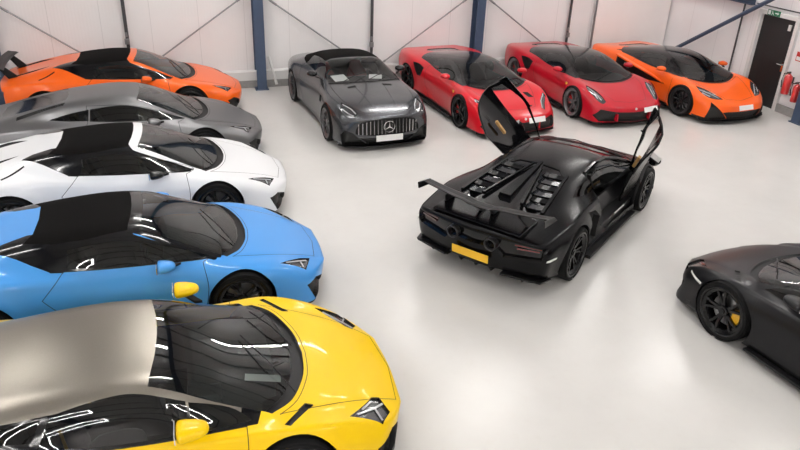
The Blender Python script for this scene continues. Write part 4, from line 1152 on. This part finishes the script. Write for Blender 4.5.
    P['regions'] = regs
    return P

def roadster(name, paint, loc, yaw, label):
    P = roadster_P()
    car, out, bvh = build_car(name, P, paint, loc, yaw, label)
    for s in (1, -1):
        d = out.get(('door', s), car)
        mirror(d, GLB, (.34, s * .93, 1.02), s, big=1.0, foot=(.44, s * .80, .96))
        finish_front_lamp(out, bvh, [(1.68, .73), (1.86, .63), (2.0, .58)], s)
        finish_front_lamp(out, bvh, [(1.80, .77), (1.94, .70), (2.02, .63)], s)
        rl = MB()   # raised power ribs on the bonnet
        for y0, y1 in ((.30, .22),):
            pts = []
            for i in range(9):
                x = 1.05 + i * .115; y = y0 + (y1 - y0) * i / 8
                h, n = on(bvh, (x, s * y, 2), (0, 0, -1))
                if h is not None: pts.append((h.x, h.y, h.z - .006))
            rl.tube(pts, [.004] + [.014] * (len(pts) - 2) + [.004], 8)
        rl.build('bonnet_rib', paint, out.get(('bonnet', 0), car), smooth=True)
    g = out.get(('grille', 0), car)
    for i in range(-8, 9):
        if i == 0: continue
        y = i * .070
        b = MB(); zt = .60 - .25 * max(0, abs(y) - .30)
        h, n = on(bvh, (2.5, y, .47), (-1, 0, 0)); x = h.x - .008 if h is not None else 2.18
        h2, n2 = on(bvh, (2.5, y, zt - .02), (-1, 0, 0)); x2 = h2.x - .008 if h2 is not None else 2.18
        h3, n3 = on(bvh, (2.5, y, .35), (-1, 0, 0)); x3 = h3.x - .008 if h3 is not None else 2.18
        b.tube([(x3, y, .34), (x, y, .47), (x2, y, zt)], .010, 6); b.build('grille_slat', ALU, g)
    h, n = on(bvh, (2.5, 0, .47), (-1, 0, 0)); x = h.x + .01
    e = MB(); M = Matrix.Translation((x, 0, .475)) @ Matrix.Rotation(-PI / 2, 4, 'Z')
    e.lathe([(.098, .0), (.104, .008), (.110, .0), (.104, -.008)], 36, M)
    for k in range(3):
        a = PI / 2 + k * 2 * PI / 3
        e.hull8([(-.014 * math.sin(a), -.006, .014 * math.cos(a)), (.014 * math.sin(a), -.006, -.014 * math.cos(a)), (.014 * math.sin(a), .006, -.014 * math.cos(a)), (-.014 * math.sin(a), .006, .014 * math.cos(a))],
                [(.1 * math.cos(a) + .001, -.002, .1 * math.sin(a)), (.1 * math.cos(a) - .001, -.002, .1 * math.sin(a)), (.1 * math.cos(a) - .001, .002, .1 * math.sin(a)), (.1 * math.cos(a) + .001, .002, .1 * math.sin(a) + .001)], M)
    e.build('star_emblem', CHR, g)
    h, n = on(bvh, (2.6, 0, .27), (-1, 0, 0))
    plate(car, (h.x if h is not None else 2.2) + .02, .275, WPL, R(-4))
    F = 2.18; lip = MB()
    pts = [(F - .28, .89), (F - .13, .79), (F - .03, .5), (F, 0), (F - .03, -.5), (F - .13, -.79), (F - .28, -.89)]
    for a, b_ in zip(pts[:-1], pts[1:]):
        lip.hull8([(a[0] - .12, a[1] * .92, .095), (a[0], a[1], .095), (a[0], a[1], .115), (a[0] - .12, a[1] * .92, .115)], [(b_[0] - .12, b_[1] * .92, .095), (b_[0], b_[1], .095), (b_[0], b_[1], .115), (b_[0] - .12, b_[1] * .92, .115)])
    lip.build('splitter_lip', GLB, car)
    wipers(car, [((.86, -.45, .985), (.60, .10, 1.07)), ((.88, .05, .99), (.64, .5, 1.03))], 0, 0)
    return car, out, bvh

# ------------------------------------------------------------------ the hall (its own frame: u along the back wall, v away from the camera)
TH = R(20); E1 = Vector((math.cos(TH), math.sin(TH), 0)); E2 = Vector((-E1.y, E1.x, 0)); W0 = Vector((-2.73, 16.40, 0))
HM = Matrix.Translation(W0) @ Matrix.Rotation(TH, 4, 'Z')      # hall (u, v, z) -> world
U0, U1, V0, H = -16.0, 10.46, -21.0, 6.3

def wall_mat(name, col, seam=1.0, axis=0, depth=.10, dark=.82):
    m = bpy.data.materials.new(name); N, L = nodes(m); b = N['Principled BSDF']
    b.inputs['Roughness'].default_value = .45; b.inputs['Specular IOR Level'].default_value = .35
    tc = N.new('ShaderNodeTexCoord'); sp = N.new('ShaderNodeSeparateXYZ'); L.new(tc.outputs['Object'], sp.inputs[0])
    def M(op, a, bb=None):
        n = N.new('ShaderNodeMath'); n.operation = op
        for i, v in enumerate((a, bb)):
            if v is None: continue
            if isinstance(v, (int, float)): n.inputs[i].default_value = v
            else: L.new(v, n.inputs[i])
        return n.outputs[0]
    f = M('FRACT', M('MULTIPLY', sp.outputs[axis], 1 / seam))
    d = M('ABSOLUTE', M('SUBTRACT', f, .5))                       # .5 at the joint
    line = M('GREATER_THAN', d, .5 - .006 / seam)
    fine = M('SINE', M('MULTIPLY', sp.outputs[axis], 2 * PI / .0666))
    nz = N.new('ShaderNodeTexNoise'); nz.inputs['Scale'].default_value = 1.2; nz.inputs['Detail'].default_value = 4
    L.new(tc.outputs['Object'], nz.inputs['Vector'])
    r = N.new('ShaderNodeValToRGB'); r.color_ramp.elements[0].color = (*[c * .93 for c in col], 1); r.color_ramp.elements[1].color = (*[min(1, c * 1.04) for c in col], 1)
    L.new(nz.outputs['Fac'], r.inputs[0])
    mx = N.new('ShaderNodeMix'); mx.data_type = 'RGBA'; L.new(line, mx.inputs[0]); L.new(r.outputs[0], mx.inputs[6]); mx.inputs[7].default_value = (*[c * dark for c in col], 1)
    L.new(mx.outputs[2], b.inputs['Base Color'])
    bp = N.new('ShaderNodeBump'); bp.inputs['Strength'].default_value = .25; bp.inputs['Distance'].default_value = .003
    L.new(M('SUBTRACT', M('MULTIPLY', fine, .3), M('MULTIPLY', line, 2.)), bp.inputs['Height']); L.new(bp.outputs[0], b.inputs['Normal'])
    return m

def floor_mat():
    m = bpy.data.materials.new('epoxy_floor'); N, L = nodes(m); b = N['Principled BSDF']
    tc = N.new('ShaderNodeTexCoord')
    n1 = N.new('ShaderNodeTexNoise'); n1.inputs['Scale'].default_value = .7; n1.inputs['Detail'].default_value = 6; n1.inputs['Roughness'].default_value = .6
    n2 = N.new('ShaderNodeTexNoise'); n2.inputs['Scale'].default_value = 9; n2.inputs['Detail'].default_value = 5
    for n in (n1, n2): L.new(tc.outputs['Object'], n.inputs['Vector'])
    r = N.new('ShaderNodeValToRGB'); r.color_ramp.elements[0].position = .3; r.color_ramp.elements[1].position = .7
    r.color_ramp.elements[0].color = (.60, .585, .565, 1); r.color_ramp.elements[1].color = (.655, .64, .618, 1)
    L.new(n1.outputs['Fac'], r.inputs[0])
    r2 = N.new('ShaderNodeValToRGB'); r2.color_ramp.elements[0].position = .28; r2.color_ramp.elements[1].position = .42
    r2.color_ramp.elements[0].color = (.985, .98, .975, 1); r2.color_ramp.elements[1].color = (1, 1, 1, 1)
    L.new(n2.outputs['Fac'], r2.inputs[0])
    mx = N.new('ShaderNodeMix'); mx.data_type = 'RGBA'; mx.blend_type = 'MULTIPLY'; mx.inputs[0].default_value = 1
    L.new(r.outputs[0], mx.inputs[6]); L.new(r2.outputs[0], mx.inputs[7]); L.new(mx.outputs[2], b.inputs['Base Color'])
    mr = N.new('ShaderNodeMapRange'); mr.inputs['To Min'].default_value = .20; mr.inputs['To Max'].default_value = .30
    L.new(n1.outputs['Fac'], mr.inputs['Value']); L.new(mr.outputs[0], b.inputs['Roughness'])
    b.inputs['Specular IOR Level'].default_value = .5
    bp = N.new('ShaderNodeBump'); bp.inputs['Strength'].default_value = .05; bp.inputs['Distance'].default_value = .005
    L.new(n2.outputs['Fac'], bp.inputs['Height']); L.new(bp.outputs[0], b.inputs['Normal'])
    return m

def hall(name, mb, mat, kind='structure', **k):
    o = mb.build(name, mat, None, **{q: k.pop(q) for q in ('bevel', 'smooth') if q in k})
    o.matrix_world = HM
    return tag(o, kind=kind, **k)

WM = wall_mat('insulated_wall_panel', (.80, .775, .775), 1.0, 0)
WM2 = wall_mat('insulated_wall_panel_side', (.84, .82, .83), 1.0, 1)
CM = wall_mat('roof_lining_panel', (.78, .78, .78), 1.0, 0)
KRB = pbr('concrete_kerb', (.36, .35, .34), .8, noise=.35, nscale=14, bump=.3)
WHT = pbr('white_metal_trim', (.70, .69, .68), .4, noise=.08)
BLU = pbr('slate_blue_steel', (.055, .085, .15), .45, noise=.25, nscale=12)
GAL = pbr('galvanised_steel', (.30, .30, .31), .4, metal=.8, noise=.2)
DKP = pbr('dark_steel', (.05, .05, .055), .5, noise=.2)

b = MB(); b.box(((U0 + U1) / 2, V0 / 2, -.05), (U1 - U0, -V0, .1)); hall('floor', b, floor_mat())
b = MB(); b.box(((U0 + U1) / 2, V0 / 2, H + .05), (U1 - U0, -V0, .1)); hall('ceiling', b, CM)
b = MB(); b.box(((U0 + U1) / 2, .08, H / 2), (U1 - U0, .16, H)); hall('wall_back', b, WM)
b = MB(); b.box(((U0 + U1) / 2, V0 - .08, H / 2), (U1 - U0, .16, H)); hall('wall_front', b, WM)
b = MB(); b.box((U0 - .08, V0 / 2, H / 2), (.16, -V0, H)); hall('wall_left', b, WM2)
# right wall with the doorway left open
dv0, dv1, dz = -4.30, -3.30, 2.02
b = MB()
b.box((U1 + .08, (dv1 + 0) / 2, H / 2), (.16, -dv1, H))
b.box((U1 + .08, (V0 + dv0) / 2, H / 2), (.16, dv0 - V0, H))
b.box((U1 + .08, (dv0 + dv1) / 2, (H + dz) / 2), (.16, dv1 - dv0, H - dz))
hall('wall_right', b, WM2)
# kerb and white ledge along the foot of the back wall
b = MB(); b.box(((U0 + U1) / 2, -.045, .085), (U1 - U0, .09, .17)); hall('baseboard_back', b, KRB, bevel=.006)
b = MB(); b.prism([(-.002, .17), (-.075, .17), (-.075, .37), (-.04, .40), (-.002, .40)], U0, U1, 'x'); hall('trim_1', b, WHT)
b = MB(); b.box((U1 - .03, (dv1 + .08) / 2 - .0, .09), (.06, -dv1 - .08, .18)); b.box((U1 - .03, (V0 + dv0 - .08) / 2, .09), (.06, dv0 - .08 - V0, .18)); hall('baseboard_right', b, KRB, bevel=.006)
# full height pale panel closing the right end of the back wall
b = MB(); b.box((9.24, -.08, 1.75), (2.32, .14, 3.5)); hall('wall_corner', b, pbr('cream_panel', (.88, .84, .83), .5, noise=.08, nscale=2), bevel=.02)
b = MB(); b.box((8.06, -.14, 1.75), (.045, .05, 3.5)); hall('panel_gap_shade', b, GAL, bevel=.01)  # grey strip standing in for the gap shadow at the panel's left edge

def column(u, v, turn, h=H):
    c = MB(); M = Matrix.Translation((u, v, 0)) @ Matrix.Rotation(turn, 4, 'Z')
    c.box((0, -.145, h / 2), (.22, .016, h), M); c.box((0, .145, h / 2), (.22, .016, h), M); c.box((0, 0, h / 2), (.012, .28, h), M)
    c.box((0, 0, .01), (.30, .36, .02), M)
    for a in (-.11, .11):
        for d in (-.10, .10): c.cyl((a, d, .03), .014, .03, 'z', 8, M=M)
    return c
for u in (-11.5, -6.1, -.73, 4.68):
    hall('steel_column', column(u, -.17, 0), BLU, label='slate blue steel column standing against the back wall', cat='column', group='blue columns along the back wall')
hall('steel_column', column(10.29, -5.22, PI / 2), BLU, label='slate blue steel column on the side wall beyond the fire extinguishers', cat='column')
# rods of the wall bracing, meeting at the foot of each thin post
rods = [((-6.0, 2.07), (-3.53, .30), 'left of the leftmost thin post'), ((-.84, 2.18), (-3.50, .38), 'rising from the leftmost thin post to the column by the dark roadster'),
        ((-.62, 2.10), (1.93, .30), 'falling behind the fabric top of the dark grey roadster'), ((4.57, 2.06), (1.97, .28), 'rising behind the tail of the left red car'), ((4.79, 2.01), (7.30, .28), 'falling behind the roof of the right red car')]
for (a, za), (c, zc), w in rods:
    m = MB(); m.tube([(a, -.13, za), (c, -.13, zc)], .017, 8)
    d = Vector((c - a, 0, zc - za)).normalized()
    for e, q in (((a, za), 1), ((c, zc), -1)):
        m.tube([(e[0] + d.x * .22 * q, -.13, e[1] + d.z * .22 * q), (e[0] + d.x * .40 * q, -.13, e[1] + d.z * .40 * q)], .026, 8)
    hall('bracing_rod', m, GAL, label='thin diagonal steel bracing rod ' + w, cat='bracing rod')
for u, z1, w in ((-3.52, 1.17, 'above the roof of the far orange car'), (1.95, .9, 'behind the dark grey roadster'), (7.33, .95, 'behind the right red car')):
    m = MB(); m.box((u, -.09, H / 2), (.05, .03, H)); m.box((u + .035, -.075, H / 2), (.02, .02, H))
    t = hall('wall_post', m, DKP, label='thin dark vertical post on the wall ' + w, cat='post')
    q = MB(); q.box((u, -.12, z1), (.10, .05, .12)); q.box((u, -.11, z1 + .14), (.05, .04, .10)); o = q.build('post_clip', GAL, t, bevel=.01)
m = MB(); m.tube([(-.52, -.10, .72), (-.40, -.24, .18)], .03, 10); m.tube([(-.40, -.24, .18), (-.385, -.25, .10)], .034, 10)
hall('plastic_pipe', m, WHT, kind='thing', label='short white pipe leaning beside the column left of the roadster', cat='pipe')
# side wall steelwork
m = MB(); m.box((10.33, -1.55, 2.15), (.14, 3.0, .012)); m.box((10.33, -1.55, 2.28), (.14, 3.0, .012)); m.box((10.37, -1.55, 2.215), (.02, 3.0, .13))
hall('wall_rail', m, BLU, label='horizontal slate blue steel rail on the side wall left of the exit sign', cat='rail')
m = MB(); m.tube([(10.26, -.25, .28), (10.26, -5.1, 3.30)], .05, 14); hall('bracing_tube', m, BLU, label='thick blue diagonal bracing tube crossing the side wall', cat='bracing tube')
m = MB(); m.tube([(10.40, -2.73, 0), (10.40, -2.73, 2.2)], .022, 8); hall('wall_conduit', m, DKP, label='thin dark vertical conduit on the side wall left of the door', cat='conduit')
m = MB(); m.tube([(10.42, -3.07, 2.19), (10.42, -6.5, 2.19)], .015, 8); hall('wall_conduit', m, DKP, label='thin horizontal conduit running above the exit sign', cat='conduit')

# exit door
m = MB()
m.box((U1 - .03, dv1 + .04, 1.05), (.10, .09, 2.10)); m.box((U1 - .03, dv0 - .04, 1.05), (.10, .09, 2.10)); m.box((U1 - .03, (dv0 + dv1) / 2, 2.055), (.10, 1.08, .09))
fr = hall('door_1', m, WHT, bevel=.006)
m = MB(); m.box((U1 + .03, (dv0 + dv1) / 2, 1.0), (.045, .985, 2.0)); dl = m.build('door_leaf', pbr('black_door', (.012, .012, .013), .45, noise=.2), fr, bevel=.004)
m = MB(); m.cyl((U1 - .01, -4.19, 1.02), .018, .05, 'x', 12); m.tube([(U1 - .035, -4.20, 1.02), (U1 - .035, -4.06, 1.02)], .010, 8); m.box((U1 + .003, -4.19, .98), (.008, .045, .22))
m.build('door_handle', CHR, fr)
m = MB(); m.box((U1 - .0, -4.12, 1.83), (.05, .07, .13)); m.build('door_closer', WHT, fr, bevel=.008)
# exit sign
m = MB(); m.box((U1 - .085, -3.66, 2.075), (.018, .36, .12)); es = hall('exit_sign', m, pbr('exit_green', (.01, .16, .07), .4), kind='thing', label='green emergency exit sign with white running figure above the black door', cat='sign', bevel=.003)
m = MB()
X = U1 - .0955
def flat(poly): m.prism(poly, X - .001, X + .001, 'x')
# (v, z): doorway block, running figure, arrow -- v grows to the left in view
flat([(-3.50, 2.03), (-3.57, 2.03), (-3.57, 2.12), (-3.50, 2.12)])
m.cyl((X, -3.615, 2.113), .010, .002, 'x', 10)
flat([(-3.61, 2.10), (-3.632, 2.10), (-3.645, 2.065), (-3.622, 2.065)])
flat([(-3.622, 2.07), (-3.645, 2.07), (-3.60, 2.03), (-3.585, 2.03)]); flat([(-3.63, 2.07), (-3.648, 2.07), (-3.672, 2.035), (-3.66, 2.03)])
flat([(-3.70, 2.065), (-3.70, 2.09), (-3.77, 2.09), (-3.77, 2.065)]); flat([(-3.77, 2.045), (-3.77, 2.11), (-3.81, 2.0775)])
m.build('sign_pictogram', pbr('sign_white', (.8, .82, .8), .4), es)
# fire extinguishers and notices
RDX = pbr('extinguisher_red', (.62, .03, .03), .3, coat=.8, noise=.1)
def extinguisher(v, z, r, h, label, band):
    t = MB(); c = (10.32, v)
    prof = [(0, z), (r * .9, z), (r, z + .02), (r, z + h * .72), (r * .8, z + h * .80), (r * .35, z + h * .85), (r * .3, z + h * .88), (0, z + h * .88)]
    M = Matrix.Translation((c[0], c[1], 0)) @ Matrix.Rotation(PI / 2, 4, 'X')
    t.lathe([(a, b_) for a, b_ in prof], 24, Matrix.Translation((c[0], c[1], 0)) @ Matrix.Rotation(PI / 2, 4, 'X'), closed=False)
    root = hall('fire_extinguisher', t, RDX, kind='thing', label=label, cat='fire extinguisher', smooth=True)
    q = MB(); q.cyl((c[0], c[1], z + h * .89), .022, .04, 'z', 12); q.box((c[0] - .03, c[1], z + h * .95), (.11, .022, .018)); q.box((c[0] - .02, c[1], z + h * .91), (.09, .02, .012)); q.build('valve_handle', DKP, root)
    q = MB(); q.tube([(c[0], c[1] + .02, z + h * .89), (c[0] - .02, c[1] + r + .04, z + h * .84), (c[0] - .03, c[1] + r + .055, z + h * .5), (c[0] - .03, c[1] + r + .02, z + h * .25)], .011, 8); q.build('hose', RUB, root, smooth=True)
    q = MB(); q.lathe([(r + .002, -(z + h * .25)), (r + .002, -(z + h * .6))], 24, M, closed=False); q.build('instruction_band', band, root)
    q = MB(); q.box((10.42, c[1], z + h * .6), (.06, .08, .14)); q.build('wall_bracket', DKP, root)
    return root
extinguisher(-4.58, .47, .085, .52, 'larger red fire extinguisher hanging nearest the black door', WPL)
extinguisher(-4.87, .37, .075, .46, 'smaller red fire extinguisher beside the blue column', pbr('band_cream', (.6, .5, .4), .4))
for v, z, w, h, lab in ((-4.58, 1.30, .16, .20, 'red and white notice above the larger fire extinguisher'), (-4.87, 1.28, .14, .20, 'red and white notice above the smaller fire extinguisher')):
    m = MB(); m.box((U1 - .008, v, z), (.008, w, h)); t = hall('wall_notice', m, RDX, kind='thing', label=lab, cat='notice')
    m = MB(); m.box((U1 - .0135, v, z - .04), (.004, w * .8, h * .4)); m.build('notice_panel', WPL, t)

# roof steel: rafters and purlins, and the lamps
for u in (-11.5, -6.1, -.73, 4.68):
    m = MB(); m.box((u, V0 / 2, H - .42), (.2, -V0, .02)); m.box((u, V0 / 2, H - .12), (.2, -V0, .02)); m.box((u, V0 / 2, H - .27), (.015, -V0, .3))
    hall('roof_rafter', m, BLU, label='blue steel rafter crossing under the roof lining', cat='rafter', group='rafters under the roof')
for i in range(13):
    v = -1.0 - i * 1.6
    m = MB(); m.box(((U0 + U1) / 2, v, H - .06), (U1 - U0, .07, .10)); hall('roof_purlin', m, GAL, label='long steel purlin under the roof lining', cat='purlin', group='purlins under the roof')
EMI = pbr('lamp_diffuser', (.9, .9, .9), .5, emit=(1, .975, .94), estr=LAMP if 'LAMP' in globals() else 88)
def batten(u, v, along, L=1.5, z=H - .55, w=.13):
    m = MB(); M = Matrix.Translation((u, v, z)) @ (Matrix.Rotation(PI / 2, 4, 'Z') if along else Matrix.Identity(4))
    m.box((0, 0, .035), (L + .04, w * .45, .05), M)
    m.tube([(-L * .4, 0, .06), (-L * .4, 0, .5)], .006, 6, M); m.tube([(L * .4, 0, .06), (L * .4, 0, .5)], .006, 6, M)
    t = hall('ceiling_lamp', m, WHT, kind='thing', label='long white LED batten lamp hanging under the roof', cat='lamp', group='batten lamps under the roof')
    q = MB(); q.box((0, 0, 0), (L, w, .025), M); q.build('lamp_diffuser', EMI, t)
for iu, u in enumerate((-12, -7, -2, 3, 8)):
    for iv, v in enumerate((-2.2, -5.6, -9.6)):
        if iv == 0 and u < -3: continue
        batten(u, v, 0, 1.8)
def frame_lamp(u, v, a=1.7, c=.8, z=H - .55):
    m = MB(); q = MB()
    for s in (1, -1):
        m.box((u, v + s * c / 2, z + .03), (a + .06, .07, .05)); m.box((u + s * a / 2, v, z + .03), (.07, c + .06, .05))
        q.box((u, v + s * c / 2, z), (a + .05, .05, .02)); q.box((u + s * a / 2, v, z), (.05, c - .05, .02))
        m.tube([(u + s * a / 2, v, z + .05), (u + s * a / 2, v, z + .5)], .006, 6)
    t = hall('ceiling_lamp', m, WHT, kind='thing', label='rectangular outline LED lamp hanging under the roof', cat='lamp', group='outline lamps under the roof')
    q.build('lamp_diffuser', EMI, t)
for u in (-10.8, -6.0, -1.2, 3.6):
    for v in (-16.0, -19.2): frame_lamp(u, v)

# ------------------------------------------------------------------ cars
def paint(name, col, rough=.30, metal=0., coat=.45, **k): return pbr(name, col, rough, metal=metal, coat=coat, spec=.22, noise=.06, nscale=300, **k)
ORG = paint('pearl_orange', (.90, .13, .008)); GRY = pbr('matt_grey', (.20, .20, .205), .36, metal=.8, coat=.0, noise=.1, nscale=300)
WHI = paint('gloss_white', (.80, .81, .83)); BLE = paint('sky_blue', (.065, .31, .76)); YLW = paint('gloss_yellow', (.90, .58, .0), .34, coat=.22)
RD1 = paint('racing_red', (.58, .006, .016)); RD2 = paint('deep_red', (.46, .005, .018)); OR2 = paint('bright_orange', (.93, .125, .010))
AMG = paint('graphite_metallic', (.085, .088, .095), .25, metal=.75); MBK = pbr('satin_black_paint', (.003, .003, .004), .25, spec=.13, coat=.08, coat_rough=.15, noise=.08)
MB2 = pbr('satin_charcoal_paint', (.010, .010, .012), .30, metal=.1, spec=.22, coat=.12, coat_rough=.2, noise=.08)

huracan('sports_car', ORG, (-5.80, 14.03), 16.7, 'orange sports car with black roof and rear wing, farthest back in the left row', wing=True)
huracan('sports_car', GRY, (-4.88, 11.54), 19.5, 'matt grey coupe with grey roof between the orange and white cars', spyder=False)
huracan('sports_car', WHI, (-4.10, 9.44), 16.5, 'white sports car with black fabric roof and black door mirror', mpaint=GLB)
huracan('sports_car', BLE, (-3.25, 7.01), 19.1, 'sky blue sports car with black fabric roof, between white and yellow cars', darkframe=True)
yc, yo, yb = aventador('sports_car', YLW, (-2.35, 4.65), 17.4, 'yellow sports car with matt black roof, nearest the camera', kind='yellow')
rc, ro, rb = roadster('roadster', AMG, (-1.11, 14.29), -67.5, 'dark grey roadster with black fabric top, star grille and white plate')
s1, so1, sb1 = coupe('sports_car', 'hybrid', RD1, (1.44, 15.36), -66.5, 'red coupe with black roof and black wheels, partly hidden by a raised door')
s2, so2, sb2 = coupe('sports_car', 'turbo', RD2, (4.01, 16.33), -69.5, 'red coupe with black roof and silver wheels, beside the orange coupe')
s3, so3, sb3 = coupe('sports_car', 'dihedral', OR2, (6.38, 16.80), -65.6, 'orange coupe with black roof and curved side scoops, beside the black door')
kc, ko, kb = aventador('sports_car', MBK, (2.23, 9.58), 54.9, 'black winged sports car with both doors raised and yellow rear plate', kind='winged')
svj_extras(kc, ko, kb, MBK)
for s in (1, -1): open_door(ko, s)
dc, do, db = aventador('sports_car', MB2, (5.16, 5.95), 116.5, 'satin charcoal sports car cut off by the right edge, yellow brake calliper', kind='road')
stretch(yc, 1.06, 1.02)
for c_ in (s1, s2, s3): stretch(c_, 1., .93)
stretch(dc, 1., .96)
PL3 = [(s1, sb1, (.04, .26, -8)), (s2, sb2, (0, .38, -8)), (s3, sb3, (0, .0, 0))]
for c, bv, (dx, y, yw) in PL3:
    h, n = on(bv, (3, y, .40), (-1, 0, 0))
    if h is not None: plate(c, h.x + .02, .41, WPL, R(-22), y=y, w=.40, yaw=math.atan2(n.y, n.x))

def sheet(car, x, y, z, w, l, rot, tilt, label):
    m = MB(); m.box((0, 0, 0), (w, l, .004)); o = m.build('paper_or_glint', PAP, None)
    o.matrix_world = Matrix.Translation((car.location.x, car.location.y, 0)) @ Matrix.Rotation(car.rotation_euler.z, 4, 'Z') @ Matrix.Translation((x, y, z)) @ Matrix.Rotation(R(rot), 4, 'Z') @ Matrix.Rotation(R(tilt), 4, 'Y')
    return tag(o, label, 'paper')
sheet(rc, .42, -.40, .93, .24, .30, 10, 14, 'white paper on the roadster dashboard, by its left end seen through glass')
sheet(rc, .46, .34, .925, .18, .26, -20, 12, 'white paper on the roadster dashboard, by its right end seen through glass')
sheet(yc, 1.20, -.33, .80, .30, .085, -8, 8, 'white paper strip on the dashboard of the yellow car')  # white strip imitates a light mirrored in the windscreen

# ------------------------------------------------------------------ world, camera
W = bpy.data.worlds.new('hall_world'); SC.world = W; W.use_nodes = True
W.node_tree.nodes['Background'].inputs[0].default_value = (.7, .75, .8, 1); W.node_tree.nodes['Background'].inputs[1].default_value = .3
cd = bpy.data.cameras.new('camera'); co = bpy.data.objects.new('camera', cd); link(co)
h_, p_, r_, f_ = 4.67874395, .468974617, .0407176779, 702.37398
F = Vector((0, math.cos(p_), -math.sin(p_))); U = Vector((0, math.sin(p_), math.cos(p_))); X_ = Vector((1, 0, 0))
c_, s_ = math.cos(r_), math.sin(r_)
RX = X_ * c_ + U * s_; UP = U * c_ - X_ * s_
m3 = Matrix((RX, UP, -F)).transposed()
co.matrix_world = Matrix.Translation((0, 0, h_)) @ m3.to_4x4()
cd.sensor_width = 36; cd.lens = f_ / 800 * 36; cd.clip_start = .05; cd.clip_end = 100
SC.camera = co
SC.view_settings.view_transform = 'Standard'; SC.view_settings.look = 'None'; SC.view_settings.gamma = 1
SC.view_settings.exposure = 0.0
